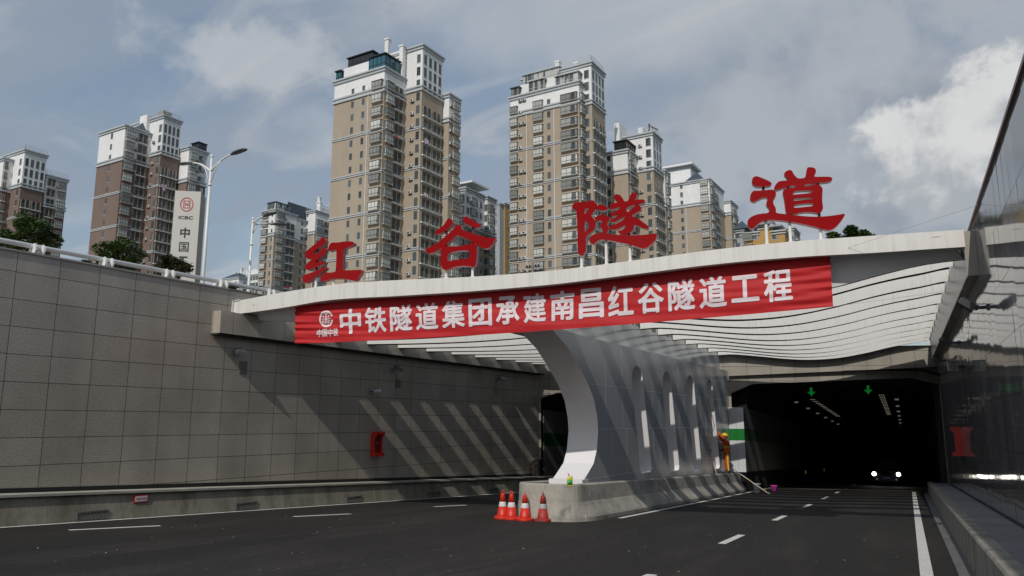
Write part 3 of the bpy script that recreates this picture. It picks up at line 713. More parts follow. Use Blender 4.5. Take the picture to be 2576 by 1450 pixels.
# deep edge beam under the fascia and its sloping soffit
def by(x): return FA[1] + (x - FA[0]) * FT[1] / FT[0] + .66
beamz = [(-15.65, 4.38), (-14.2, 4.32), (-12.5, 4.28), (-10, 4.42), (-8, 4.60), (-5.5, 4.42), (-3.6, 4.36), (-2.2, 4.46), (-1.2, 4.62), (-.1, 4.88), (.6, 5.03), (BX, 5.10)]
xs_ = np.linspace(-15.65, BX, 50)
SOFFIT = mat('soffit_paint', (.78, .78, .78), .4, var=.06, scale=1.5)
m = MB(); rings = []
for k, x in enumerate(xs_):
    s = 17.70 * k / (len(xs_) - 1) + .03; b1 = fp(s, interp(botS, s) + .012, -.48); zt = interp(beamz, x)
    rings.append([b1, (x, by(x), zt), (x, by(x) + .14, zt), (x, by(x) + .14, interp(topS, s) - .03), (b1[0], b1[1] + .05, interp(topS, s) - .03)])
m.loft(rings); m.obj('edge_beam', SOFFIT, can)
# ---- red characters on the canopy
GL = {}
gz1 = Z(1200, 930, 1765 / 280); gz2 = Z(1680, 850, 1709 / 330); gz3 = Z(2270, 750, 1670 / 380); gz4 = Z(2960, 650, 1994 / 440)
hong = [[[(570,118),(600,125),(635,165),(648,215),(640,265),(610,300),(470,385),(400,440),(320,515),(345,540),(395,545),(440,535),(500,480),(570,395),(610,378),(640,395),(655,430),(650,480),(620,540),(560,590),(440,690),(350,768),(470,745),(560,730),(610,732),(638,748),(632,770),(600,792),(450,860),(300,920),(220,955),(170,945),(135,910),(122,860),(140,810),(200,760),(320,665),(230,665),(170,660),(140,640),(130,590),(132,520),(150,480),(200,435),(330,330),(480,215),(535,135)]],
        [[(70,1110),(110,1070),(300,1010),(470,950),(580,885),(640,862),(660,880),(655,910),(620,950),(540,1005),(400,1105),(250,1215),(170,1275),(100,1275),(65,1225),(58,1160)]],
        [[(715,460),(705,420),(740,320),(780,270),(825,252),(900,262),(1050,240),(1200,222),(1300,228),(1350,250),(1368,290),(1340,325),(1240,372),(1150,400),(1095,415),(1080,600),(1075,800),(1078,962),(1250,955),(1450,945),(1565,940),(1555,990),(1500,1090),(1430,1190),(1380,1220),(1320,1215),(1220,1185),(1100,1165),(950,1165),(830,1170),(730,1190),(640,1220),(570,1243),(525,1230),(508,1190),(520,1130),(570,1070),(650,1010),(750,1020),(850,1005),(895,990),(910,800),(918,600),(918,425),(850,435),(780,465),(740,477)]]]
gu = [[[(565,140),(590,122),(630,130),(665,165),(685,205),(672,245),(600,320),(520,385),(430,440),(350,462),(305,440),(310,405),(350,365),(420,320),(490,265),(540,185)]],
      [[(905,105),(950,82),(985,95),(1060,150),(1150,195),(1230,240),(1260,275),(1250,305),(1200,320),(1120,310),(1000,270),(920,215),(885,170)]],
      [[(120,760),(200,720),(350,640),(480,540),(620,420),(720,310),(770,262),(820,253),(855,285),(865,330),(860,358),(960,395),(1150,455),(1350,515),(1480,535),(1565,528),(1550,580),(1490,670),(1420,740),(1340,760),(1260,725),(1180,675),(1050,590),(900,515),(770,472),(700,525),(560,655),(420,755),(300,825),(190,858),(140,835),(110,780)]],
      [[(440,745),(470,710),(530,688),(570,705),(650,712),(760,705),(900,685),(1010,655),(1080,640),(1140,650),(1175,690),(1180,760),(1168,900),(1165,1040),(1140,1110),(1090,1130),(1000,1115),(880,1110),(760,1120),(650,1150),(570,1190),(510,1195),(455,1160),(430,1090),(428,1000),(435,880),(430,800)],
       [(590,860),(650,825),(780,800),(900,790),(985,790),(1020,810),(1025,880),(1015,940),(990,960),(850,970),(700,990),(580,1020),(570,960),(572,890)]]]
sui = [[[(75,350),(90,300),(140,262),(220,262),(330,255),(400,230),(440,222),(480,260),(528,300),(510,370),(450,440),(410,500),(460,545),(495,600),(500,660),(470,740),(400,810),(325,855),(325,950),(325,1100),(300,1160),(260,1190),(200,1185),(175,1150),(175,950),(170,700),(160,500),(155,400),(110,390)],
        [(300,380),(340,375),(372,365),(365,400),(340,440),(305,475),(300,430)], [(305,575),(350,610),(380,660),(370,710),(340,750),(305,790),(302,680)]],
       [[(530,320),(570,295),(620,305),(680,335),(715,365),(690,390),(640,408),(580,412),(530,390),(515,360)]],
       [[(480,570),(490,525),(540,490),(620,482),(690,490),(735,520),(748,550),(730,590),(690,640),(720,690),(722,740),(700,780),(680,820),(800,830),(1000,840),(1200,845),(1400,830),(1560,805),(1580,830),(1550,920),(1480,1000),(1400,1060),(1330,1078),(1260,1065),(1150,1020),(1000,985),(850,955),(700,925),(600,918),(540,930),(490,970),(460,1000),(410,995),(380,950),(390,890),(430,840),(500,815),(600,805),(625,750),(600,715),(555,685),(590,650),(620,610),(600,580),(540,590),(500,600)]],
       [[(735,360),(745,310),(790,270),(890,275),(830,220),(808,180),(830,130),(880,118),(930,140),(970,190),(1000,255),(1065,240),(1080,190),(1110,120),(1150,85),(1200,95),(1225,140),(1210,185),(1165,225),(1250,215),(1330,212),(1365,235),(1360,265),(1300,285),(1180,310),(1075,335),(1015,390),(1055,440),(1120,400),(1180,330),(1220,308),(1280,330),(1305,375),(1280,410),(1200,455),(1130,495),(1135,520),(1200,530),(1270,570),(1350,630),(1420,680),(1430,720),(1400,740),(1330,720),(1240,680),(1165,650),(1165,710),(1140,770),(1080,810),(1000,835),(930,825),(890,790),(890,765),(960,750),(1010,710),(1030,655),(960,690),(880,730),(800,752),(740,735),(715,690),(790,670),(900,620),(980,570),(1015,525),(1005,510),(930,555),(850,600),(790,618),(750,595),(755,570),(850,535),(940,450),(900,475),(830,505),(780,510),(750,480),(760,450),(830,430),(900,385),(940,345),(850,365),(760,395)]]]
dao = [[[(215,330),(230,280),(270,252),(320,252),(400,285),(500,325),(560,360),(578,390),(550,425),(450,440),(350,440),(280,435),(235,400),(212,365)]],
       [[(180,640),(195,570),(240,512),(320,518),(450,505),(590,490),(640,520),(658,570),(640,630),(600,680),(605,760),(640,810),(655,860),(645,920),(800,935),(1000,960),(1200,980),(1400,988),(1600,975),(1780,950),(1915,925),(1880,1000),(1800,1110),(1720,1190),(1640,1228),(1560,1225),(1400,1180),(1200,1130),(1000,1090),(800,1060),(650,1043),(520,1042),(430,1055),(350,1095),(290,1150),(230,1208),(180,1200),(140,1150),(130,1080),(160,1020),(230,970),(330,938),(430,925),(515,920),(540,850),(470,775),(480,720),(505,650),(470,630),(390,645),(320,685),(250,722),(205,700),(180,670)]],
       [[(615,470),(630,430),(670,370),(730,335),(890,330),(840,270),(800,220),(805,185),(850,150),(910,135),(945,155),(970,210),(1010,260),(1055,297),(1175,285),(1195,230),(1205,150),(1215,100),(1250,85),(1340,95),(1375,130),(1378,190),(1330,265),(1450,260),(1600,260),(1655,270),(1678,300),(1660,335),(1600,355),(1450,370),(1300,385),(1175,400),(1170,440),(1300,420),(1350,395),(1420,400),(1480,440),(1500,490),(1490,600),(1490,720),(1510,830),(1480,895),(1420,930),(1350,910),(1250,900),(1130,905),(1000,940),(860,938),(830,900),(820,800),(800,650),(772,545),(780,510),(830,475),(900,462),(980,460),(1010,435),(1005,410),(900,435),(800,460),(700,495),(640,500)],
        [(955,570),(975,540),(1030,518),(1150,510),(1260,510),(1315,530),(1310,552),(1200,565),(1060,580),(958,588)], [(965,680),(1000,655),(1100,650),(1200,640),(1300,640),(1322,655),(1300,668),(1150,680),(1030,695),(968,698)],
        [(970,800),(1000,770),(1100,755),(1250,740),(1320,745),(1335,770),(1320,795),(1200,805),(1080,820),(975,825)]]]
LO = -.22; LTH = .16
def character(strokes, zf, label, posts, struts):
    pts = [fhit(zf(*p), LO) for p in strokes[0][0]]
    root = thing('sign_character', label, 'sign letter', fp(pts[0][0], interp(topS, pts[0][0]), LO), 'red characters standing on the canopy')
    for k, st in enumerate(strokes):
        rings = [[fhit(zf(*p), LO) for p in chaikin(ring, 2)] for ring in st]
        me = flat_outline(rings, LTH)
        mesh_obj('stroke', me, [SIGN_RED, SIGN_SIDE], root, lambda c, k=k: fp(c.x, c.y, LO - LTH / 2 + c.z + k * .0015))
        # FT x Z = -FN, so the local +z axis is kept towards the viewer
        for p in me.polygons:
            if abs(Vector(FN.tolist()).dot(p.normal)) < .5: p.material_index = 1
    for (x, ytop) in posts:
        s, z = fhit(zf(x, ytop), LO - .12); m = MB(); m.tube([fp(s, interp(topS, s) - .02, LO - .12), fp(s, z + .05, LO - .12)], .035, 10)
        for sg in (-1, 1): m.prism([fp(s, interp(topS, s), LO - .12), fp(s + sg * .12, interp(topS, s), LO - .12), fp(s, interp(topS, s) + .13, LO - .12)], tuple(FN * .012))
        m.obj('post', POSTW, root)
    for (xa, ya_, xb, yb_) in struts:
        a = fhit(zf(xa, ya_), LO - .1); b = fhit(zf(xb, yb_), LO - .1); m = MB(); m.tube([fp(*a, LO - .1), fp(*b, LO - .1)], .03, 8); m.obj('strut', DARKRED, root)
character(hong, gz1, 'smallest red character, a silk radical beside an I-like shape, nearest the left wall', [(410, 1110), (850, 1165), (1245, 1180)], [(455, 390, 455, 560), (430, 680, 430, 790), (425, 860, 425, 1000)])
character(gu, gz2, 'red roof-shaped character over a box with one opening', [(545, 1180), (1090, 1120)], [(552, 370, 552, 500), (1100, 300, 1100, 460), (550, 640, 550, 720), (1100, 600, 1100, 660)])
character(sui, gz3, 'red character of many crowded strokes with ear-like left side', [(245, 1180), (675, 915), (1095, 1000)], [(1085, 790, 1085, 860), (515, 350, 535, 350), (745, 530, 760, 560)])
character(dao, gz4, 'largest red character with a ladder-like box, alone against the clouds', [(465, 1050), (895, 1080), (1450, 1185)], [(422, 430, 422, 520), (872, 430, 872, 480), (1412, 365, 1412, 410), (1435, 915, 1435, 1000)])

# ---- banner
BO_ = -.27
_tl, _tr, _br, _bl, _bm = [fhit(q, BO_) for q in ((738, 770), (2088, 639), (2096, 772), (745, 866), (1400, 829))]
BS0, BS1 = (_tl[0] + _bl[0]) / 2, (_tr[0] + _br[0]) / 2
_sag = _bl[1] + (_br[1] - _bl[1]) * (_bm[0] - BS0) / (BS1 - BS0) - _bm[1]
def ban(p, t, o=0.0):
    """p 0..1 left to right, t 0..1 bottom to top"""
    s = BS0 + (BS1 - BS0) * p; top = _tl[1] + (_tr[1] - _tl[1]) * p - .03 * math.sin(math.pi * p); bot = _bl[1] + (_br[1] - _bl[1]) * p - _sag * math.sin(math.pi * p)
    z = bot + (top - bot) * t
    el, er = math.exp(-p * 16), math.exp(-(1 - p) * 16)
    d = .010 * math.sin(t * 34 + 2.2 * math.sin(p * 9)) * (.25 + 2.0 * el + 1.6 * er) + .012 * math.sin(t * 9 + p * 13) + .005 * math.sin(p * 50 + t * 15) + .006 * math.sin(t * 48 + p * 40) * (el * 2 + er + .2)
    d += .03 * math.sin(math.pi * t) * (.4 + .6 * math.sin(p * 7 + 1))
    return fp(s + .05 * (1 - t) * (1 if p < .5 else -.2) , z, BO_ - .08 * math.sin(math.pi * min(max(p, 0), 1)) + d + o)
bn = thing('banner', 'long red cloth banner with white Chinese lettering hung below the canopy fascia', 'banner', ban(.5, 1))
m = MB(); NU, NV = 220, 72
m.add([ban(i / NU, j / NV) for j in range(NV + 1) for i in range(NU + 1)], [(j * (NU + 1) + i, j * (NU + 1) + i + 1, (j + 1) * (NU + 1) + i + 1, (j + 1) * (NU + 1) + i) for j in range(NV) for i in range(NU)])
m.obj('cloth', BANNER, bn, smooth=True, fixn=False)
zban = Z(1100, 900, 2576 / 2300)
sL = fhit(zban(288, 430), BO_)[0]; sRr = fhit(zban(2318, 270), BO_)[0]
pL = (sL - BS0) / (BS1 - BS0); pR = (sRr - BS0) / (BS1 - BS0)
def bold_glyph(ch, e=.030):
    b = bmesh.new()
    for k in range(9):
        dx, dy = (0, 0) if k == 8 else (e * math.cos(k * math.pi / 4), e * .8 * math.sin(k * math.pi / 4))
        t = text_mesh(ch, 0)
        for v in t.vertices: v.co = (v.co.x + dx, v.co.y + dy, k * .0005)
        b.from_mesh(t); bpy.data.meshes.remove(t)
    me = bpy.data.meshes.new('g'); b.to_mesh(me); b.free(); return me
def put_text(body, p0, p1, t0, t1, bold, name, fill=.86):
    n = len(body); cell = (p1 - p0) / (n - (1 - fill)); bmA = bmesh.new()
    for i, ch in enumerate(body):
        me = bold_glyph(ch); a0, a1, b0, b1 = mesh_bounds(me)
        if ch in '工': b0 -= .08; b1 += .06
        pa = p0 + cell * i
        for v in me.vertices: v.co = (pa + (v.co.x - a0) / (a1 - a0) * cell * fill, t0 + (v.co.y - b0) / (b1 - b0) * (t1 - t0), v.co.z)
        bmA.from_mesh(me); bpy.data.meshes.remove(me)
    for k in range(1, 40):
        bmesh.ops.bisect_plane(bmA, geom=bmA.verts[:] + bmA.edges[:] + bmA.faces[:], plane_co=(0, t0 + (t1 - t0) * k / 40, 0), plane_no=(0, 1, 0))
    for k in range(1, 14 * n): bmesh.ops.bisect_plane(bmA, geom=bmA.verts[:] + bmA.edges[:] + bmA.faces[:], plane_co=(p0 + (p1 - p0) * k / (14 * n), 0, 0), plane_no=(1, 0, 0))
    me = bpy.data.meshes.new(name); bmA.to_mesh(me); bmA.free()
    return mesh_obj(name, me, BANTXT, bn, lambda c: ban(c.x, c.y, .012 + c.z), smooth=True)
put_text('中铁隧道集团承建南昌红谷隧道工程', pL, pR, .185, .80, .030, 'lettering')
s4 = [fhit(zban(x, 480), BO_)[0] for x in (184, 278)]
put_text('中国中铁', (s4[0] - BS0) / (BS1 - BS0), (s4[1] - BS0) / (BS1 - BS0), .145, .345, .03, 'caption', .9)
# emblem: open ring, globe lines, rail section, letters
sc0 = fhit(zban(228, 415), BO_)[0]; pc = (sc0 - BS0) / (BS1 - BS0); Wm = (BS1 - BS0); Hm = 1.08; tc_ = .595
bmE = bmesh.new()
def epoly(ring, holes=()):
    me = flat_outline([ring] + list(holes), 0); bmE.from_mesh(me); bpy.data.meshes.remove(me)
def arc(r0, r1, a0, a1, n=30): return [(r1 * math.cos(a0 + (a1 - a0) * k / n), r1 * math.sin(a0 + (a1 - a0) * k / n)) for k in range(n + 1)] + [(r0 * math.cos(a1 - (a1 - a0) * k / n), r0 * math.sin(a1 - (a1 - a0) * k / n)) for k in range(n + 1)]
epoly(arc(.175, .222, R_(18), R_(350)))
def ecurve(pts, wd=.006):
    l, r2 = [], []
    for i, p in enumerate(pts):
        a, b = pts[max(0, i - 1)], pts[min(len(pts) - 1, i + 1)]; d = math.hypot(b[0] - a[0], b[1] - a[1]); n = (-(b[1] - a[1]) / d * wd, (b[0] - a[0]) / d * wd)
        l.append((p[0] + n[0], p[1] + n[1])); r2.append((p[0] - n[0], p[1] - n[1]))
    epoly(l + r2[::-1])
for k in (-.09, .09): ecurve([(k * math.cos(a), .175 * math.sin(a)) for a in np.linspace(-1.5, 1.5, 15)])
ecurve([(x, .07 + 1.2 * x * x - .02) for x in np.linspace(-.16, .16, 11)]); ecurve([(-.175, 0), (.16, 0)])
epoly([(-.07, -.03), (.07, -.03), (.02, .0), (.013, .09), (.035, .11), (.03, .145), (-.03, .145), (-.035, .11), (-.013, .09), (-.02, 0)])
for i, ch in enumerate('REC'):
    me = text_mesh(ch, .045); a0, a1, b0, b1 = mesh_bounds(me)
    for v in me.vertices: v.co = (-.13 + i * .09 + (v.co.x - a0) / (a1 - a0) * .084, -.115 + (v.co.y - b0) / (b1 - b0) * .07, 0)
    bmE.from_mesh(me); bpy.data.meshes.remove(me)
for k in range(1, 24): bmesh.ops.bisect_plane(bmE, geom=bmE.verts[:] + bmE.edges[:] + bmE.faces[:], plane_co=(0, -.23 + .46 * k / 24, 0), plane_no=(0, 1, 0)); bmesh.ops.bisect_plane(bmE, geom=bmE.verts[:] + bmE.edges[:] + bmE.faces[:], plane_co=(-.23 + .46 * k / 24, 0, 0), plane_no=(1, 0, 0))
me = bpy.data.meshes.new('emblem'); bmE.to_mesh(me); bmE.free()
mesh_obj('emblem', me, BANTXT, bn, lambda c: ban(pc + c.x * .92 / Wm, tc_ + c.y * 1.02 / Hm, .010), smooth=True)
m = MB()
for a, b in ((ban(0, 1), fp(.6, 4.74, .02)), (ban(1, 1), fp(17.3, 5.50, .02)), (ban(1, 0), (BX, 18.9, 4.45)), (ban(1, 1), (RX, 16.6, 5.7))):
    m = MB(); m.tube([a, b], .004, 5); m.obj('tie_rope', mat('rope', (.45, .43, .40), .7), bn)

# ================================================================== THE CITY: apartment towers
TA = R_(4.0); EX = np.array([math.cos(TA), -math.sin(TA)]); EY = np.array([math.sin(TA), math.cos(TA)])
GZ = 5.0
def ab(p): return np.array([p[0] * EX[0] + p[1] * EX[1], p[0] * EY[0] + p[1] * EY[1]])
def xy(a, b): return EX * a + EY * b
def hitb(uv, b): p = hit(uv, (EY[0], EY[1], 0), b); return ab(p)[0], p[2]
def hita(uv, a): p = hit(uv, (EX[0], EX[1], 0), a); return ab(p)[1], p[2]
def wallmat(n, c): return mat(n, c, .85, var=.10, scale=.22, stretch=(1, 1, .35), fine=.05, fscale=3)
BEIGE = wallmat('beige_render', (.36, .30, .235)); BEIGE2 = wallmat('pale_beige_render', (.40, .325, .25)); BROWN = wallmat('brown_render', (.175, .125, .105)); GREYB = wallmat('grey_beige_render', (.28, .245, .21))
WHITEW = wallmat('white_render', (.72, .725, .73)); TRIM = wallmat('grey_trim', (.44, .47, .49)); MUSTARD = wallmat('mustard_render', (.40, .25, .085)); GREYW = wallmat('grey_render', (.33, .345, .36))
FRAME = mat('window_frame', (.10, .135, .14), .5); ROOFB = mat('blue_roof', (.045, .065, .085), .5, var=.1)
GLASS = mat('window_glass', (.075, .085, .09), .14, color2=(.42, .42, .39), scale=.55, thr=(.50, .55), randv=.55, spec=.6, coord='Object', stretch=(1.3, 1.3, .25), detail=1)
GLASSB = mat('blue_glass', (.03, .12, .16), .12, spec=.6); GLASSD = mat('dark_glass', (.03, .033, .036), .15, spec=.6, randv=.5)
ACW = mat('ac_white', (.50, .50, .48), .6, randv=.2); RAIL = mat('roof_rail', (.45, .47, .48), .4); DKFR = mat('dark_frame', (.03, .035, .04), .4)

SLABT = mat('slab_trim', (.46, .42, .37), .8, randv=.12)
class Unit:
    """prototype meshes in a face's own frame: x along the face, z up, -y outward"""
    cache = {}
    @staticmethod
    def get(kind, w_, h_):
        k = (kind, round(w_, 2), round(h_, 2))
        if k in Unit.cache: return Unit.cache[k]
        m = MB()
        if kind == 'window':
            m.box((0, -.008, 0), (w_, .05, h_), 1)
            t = .07
            m.box((-.04, -.05, -.12), (w_ + .04, .02, 0), 2)
            for x0, x1, z0, z1 in ((0, w_, 0, t), (0, w_, h_ - t, h_), (0, t, t, h_ - t), (w_ - t, w_, t, h_ - t)): m.box((x0, -.03, z0), (x1, .02, z1), 0)
            n = 1 if w_ < 1.0 else (2 if w_ < 1.9 else 3)
            for i in range(1, n): m.box((w_ * i / n - .03, -.02, t), (w_ * i / n + .03, .02, h_ - t), 0)
            m.box((t, -.015, h_ * .30 - .03), (w_ - t, .019, h_ * .30 + .03), 0)
            mats = [FRAME, GLASS, TRIM]
        elif kind == 'bay_window':
            d = .55
            m.box((.06, -d + .06, 0), (w_ - .06, 0, h_), 1)
            t = .09
            for x0 in (0, w_ - t): m.box((x0, -d, -.0), (x0 + t, -d + t, h_), 0)
            for x0 in (0, w_ - t): m.box((x0, -.1, 0), (x0 + t, 0, h_), 0)
            n = 3
            for i in range(1, n): m.box((w_ * i / n - .035, -d + .01, t), (w_ * i / n + .035, -d + .07, h_ - t), 0)
            for z in (0, h_ * .30, h_ - t): m.box((t, -d + .005, z), (w_ - t, -d + .075, z + t), 0); m.box((.005, -d + t, z), (.07, -.1, z + t), 0); m.box((w_ - .07, -d + t, z), (w_ - .005, -.1, z + t), 0)
            m.box((-.08, -d - .08, h_ + .002), (w_ + .08, 0, h_ + .10), 2); m.box((-.08, -d - .08, -.10), (w_ + .08, 0, -.002), 2)
            mats = [FRAME, GLASS, SLABT]
        elif kind == 'balcony':
            d = .35
            m.box((0, -.02, .05), (w_, .05, h_), 1)
            m.box((-.1, -d - .05, -.24), (w_ + .1, 0, 0), 2); m.box((-.14, -d - .1, -.10), (w_ + .14, -d - .05, 0), 2)
            for x0 in (0, w_ / 2 - .1, w_ - .2): m.box((x0, -.12, 0), (x0 + .2, 0, h_), 3)
            for i in range(9): m.box((w_ * i / 8 - .02, -d, 0), (w_ * i / 8 + .02, -d + .03, 1.0), 0)
            m.box((-.02, -d - .01, 1.0), (w_ + .02, -d + .04, 1.06), 0)
            for i in range(1, 5): m.box((w_ * i / 5 - .03, -.05, .05), (w_ * i / 5 + .03, 0, h_), 0)
            m.box((0, -.05, h_ * .42), (w_, 0, h_ * .42 + .06), 0)
            mats = [FRAME, GLASSD, WHITEW, BEIGE]
        elif kind == 'air_conditioner':
            m.box((0, -.36, 0), (.85, -.04, .62), 0); m.box((-.05, -.4, -.1), (.9, 0, -.02), 1)
            m.lathe([(.001, 0), (.23, 0), (.23, .02)], 12, 1)
            k0 = len(m.v) - 36
            for i in range(k0, len(m.v)): x, y, z = m.v[i]; m.v[i] = (x + .32, -.365 - z, y + .31)
            mats = [ACW, DKSTEEL]
        me_o = m.obj('tmp', mats); me = me_o.data; bpy.data.objects.remove(me_o); me.name = kind
        Unit.cache[k] = me; return me

def building(name, label, cat, base, blocks, trim_every=3, fl=2.9, group=None, units_cap=100, walls=(BEIGE, WHITEW)):
    root = thing(name, label, cat, (base[0], base[1], GZ), group)
    specs = []
    for bk in blocks:
        a0, a1, b0, b1, top = bk['a0'], bk['a1'], bk['b0'], bk['b1'], bk['top']
        wz = bk.get('white', top); zb_ = bk.get('bot', GZ)
        M = Matrix(((EX[0], EY[0], 0, 0), (EX[1], EY[1], 0, 0), (0, 0, 1, 0), (0, 0, 0, 1)))
        lo = bk.get('wall', walls[0]); hi = bk.get('upper', walls[1])
        if wz > zb_:
            m = MB(); m.box((a0, b0, zb_), (a1, b1, min(wz, top)), 0, M); m.obj('wall', lo, root)
        if wz < top:
            m = MB(); m.box((a0, b0, wz), (a1, b1, top), 0, M); m.obj('upper_wall', hi, root)
        def ring(z, h, o):
            m = MB(); m.box((a0 - o, b0 - o, z), (a1 + o, b1 + o, z + h), 0, M); m.obj('cornice', TRIM, root)
        zz = bk.get('cornices')
        if zz is None:
            zz = []
            z = wz - 3 * fl
            while z > zb_ + 3: zz.append(z); z -= trim_every * fl
        for z in zz: ring(z, .22, .16); ring(z + .40, .20, .16)
        if wz < top: ring(wz - .1, .4, .28); ring(wz + .75, .35, .28)
        ring(top - .75, .28, .28); ring(top - .12, .34, .42)
        # openings
        for face, items in (('f', bk.get('front', [])), ('s', bk.get('side', []))):
            wlen = (a1 - a0) if face == 'f' else (b1 - b0)
            for it in items:
                kind, frac, ww, hh, dz = it[:5]; zt_ = min(it[5], top) if len(it) > 5 else top; zlow = it[6] if len(it) > 6 else zb_
                z = wz - fl * 40
                while z < zt_ - hh - .8:
                    if z > max(zlow, bk.get('vis', 8)) and not (it[7:] and random.random() < it[7]):
                        if face == 'f': o = xy(a0 + frac * wlen - ww / 2, b0); R3 = Matrix(((EX[0], EY[0], 0, o[0]), (EX[1], EY[1], 0, o[1]), (0, 0, 1, z + dz), (0, 0, 0, 1)))
                        else: o = xy(a1, b0 + frac * wlen - ww / 2); R3 = Matrix(((EY[0], -EX[0], 0, o[0]), (EY[1], -EX[1], 0, o[1]), (0, 0, 1, z + dz), (0, 0, 0, 1)))
                        specs.append((kind, R3, Unit.get(kind, ww, hh)))
                    z += fl
        for (frac, zt_) in bk.get('pipes', []):
            m = MB(); o = xy(a0 + frac * (a1 - a0), b0 - .09); m.tube([(o[0], o[1], zb_), (o[0], o[1], zt_)], .075, 6); m.obj('rain_pipe', WHITEW, root)
        if bk.get('rail'):
            m = MB(); rh = 1.3
            for (p0, p1) in (((a0, b0), (a1, b0)), ((a1, b0), (a1, b1))):
                d = math.dist(p0, p1); n = int(d / .9)
                for i in range(n + 1):
                    q = xy(p0[0] + (p1[0] - p0[0]) * i / n, p0[1] + (p1[1] - p0[1]) * i / n); m.tube([(q[0], q[1], top + .2), (q[0], q[1], top + .2 + rh)], .035, 4)
                for hh in (.5, .9, rh): q, q2 = xy(*p0), xy(*p1); m.tube([(q[0], q[1], top + .2 + hh), (q2[0], q2[1], top + .2 + hh)], .035, 4)
            m.obj('roof_railing', RAIL, root)
    cam_p = Vector(EYE.tolist())
    for kind in ('window', 'bay_window', 'balcony', 'air_conditioner'):
        L_ = sorted([s for s in specs if s[0] == kind], key=lambda s: (s[1].translation - cam_p).length)
        for k, (kd, R3, me) in enumerate(L_[:units_cap]):
            o = bpy.data.objects.new(kd, me); col.objects.link(o); o.parent = root
            o.matrix_local = Matrix.Translation(-Vector(root.location)) @ R3
        if L_[units_cap:]:
            bm = bmesh.new(); mats = L_[units_cap][2].materials[:]
            for kd, R3, me in L_[units_cap:]:
                t = me.copy(); t.transform(Matrix.Translation(-Vector(root.location)) @ R3); bm.from_mesh(t); bpy.data.meshes.remove(t)
            me = bpy.data.meshes.new(kind); bm.to_mesh(me); bm.free()
            for q in mats: me.materials.append(q)
            o = bpy.data.objects.new(kind, me); col.objects.link(o); o.parent = root; o['kind'] = 'stuff'
    return root
def wbox(root, name, m_, a0, a1, b0, b1, z0, z1):
    M = Matrix(((EX[0], EY[0], 0, 0), (EX[1], EY[1], 0, 0), (0, 0, 1, 0), (0, 0, 0, 1))); m = MB(); m.box((a0, b0, z0), (a1, b1, z1), 0, M); return m.obj(name, m_, root)
def sunroom(root, a0, a1, b0, b1, z0, z1, g_=GLASSB, fr=DKFR):
    M = Matrix(((EX[0], EY[0], 0, 0), (EX[1], EY[1], 0, 0), (0, 0, 1, 0), (0, 0, 0, 1)))
    m = MB(); m.box((a0 + .08, b0 + .08, z0), (a1 - .08, b1, z1), 1, M)
    n = max(2, int((a1 - a0) / 1.1))
    for i in range(n + 1): x = a0 + (a1 - a0 - .1) * i / n; m.box((x, b0, z0), (x + .1, b0 + .1, z1), 0, M)
    n = max(2, int((b1 - b0) / 1.3))
    for i in range(1, n + 1): y = b0 + (b1 - b0 - .1) * i / n; m.box((a1 - .1, y, z0), (a1, y + .1, z1), 0, M)
    for z in (z0, z0 + (z1 - z0) * .35): m.box((a0 + .1, b0 + .01, z), (a1 - .1, b0 + .09, z + .09), 0, M); m.box((a1 - .09, b0 + .1, z), (a1 - .01, b1, z + .09), 0, M)
    m.box((a0 - .3, b0 - .3, z1 + .002), (a1 + .3, b1 + .1, z1 + .2), 0, M)
    m.obj('sunroom', [fr, g_], root)
def crown(root, a0, a1, b0, b1, z0, hi, mid):
    """white roof frame: end posts, a taller middle post, beams between"""
    M = Matrix(((EX[0], EY[0], 0, 0), (EX[1], EY[1], 0, 0), (0, 0, 1, 0), (0, 0, 0, 1)))
    m = MB(); t = 1.0
    def post(a, b, h): m.box((a, b, z0), (a + t, b + t, z0 + h), 0, M); m.box((a - .15, b - .15, z0 + h + .002), (a + t + .15, b + t + .15, z0 + h + .35), 0, M)
    post(a0, b0, hi * .72); post((a0 + a1) / 2, b0 - .02, hi); post(a1, b0, hi * .72); post(a1, b1, hi * .72)
    for k in range(2): m.box((a0 + t, b0 + .3, z0 + hi * (.48 + .12 * k)), (a1, b0 + .6, z0 + hi * (.53 + .12 * k)), 0, M); m.box((a1 + .3, b0 + t, z0 + hi * (.48 + .12 * k)), (a1 + .6, b1, z0 + hi * (.53 + .12 * k)), 0, M)
    m.box((a0 + 1.5, b0 + 1.4, z0), (a1 - 1, b1 - .5, z0 + hi * .45), 0, M)
    m.obj('roof_crown', WHITEW, root)
def hiproof(root, a0, a1, b0, b1, z0, h):
    q = [(*xy(a0, b0), z0), (*xy(a1, b0), z0), (*xy(a1, b1), z0), (*xy(a0, b1), z0)]; am, bm_ = (a0 + a1) / 2, (b0 + b1) / 2; d = min(a1 - a0, b1 - b0) / 2
    if a1 - a0 > b1 - b0: r0, r1 = xy(a0 + d, bm_), xy(a1 - d, bm_)
    else: r0, r1 = xy(am, b0 + d), xy(am, b1 - d)
    m = MB(); R0, R1 = (*r0, z0 + h), (*r1, z0 + h)
    fs = [(0, 1, 5, 4), (2, 3, 4, 5), (1, 2, 5), (3, 0, 4), (3, 2, 1, 0)] if a1 - a0 > b1 - b0 else [(1, 2, 5, 4), (3, 0, 4, 5), (0, 1, 4), (2, 3, 5), (3, 2, 1, 0)]
    m.add(q + [R0, R1], fs); m.obj('hip_roof', ROOFB, root)
def corner(uv, depth): p = atdist(uv, depth); return ab(p)
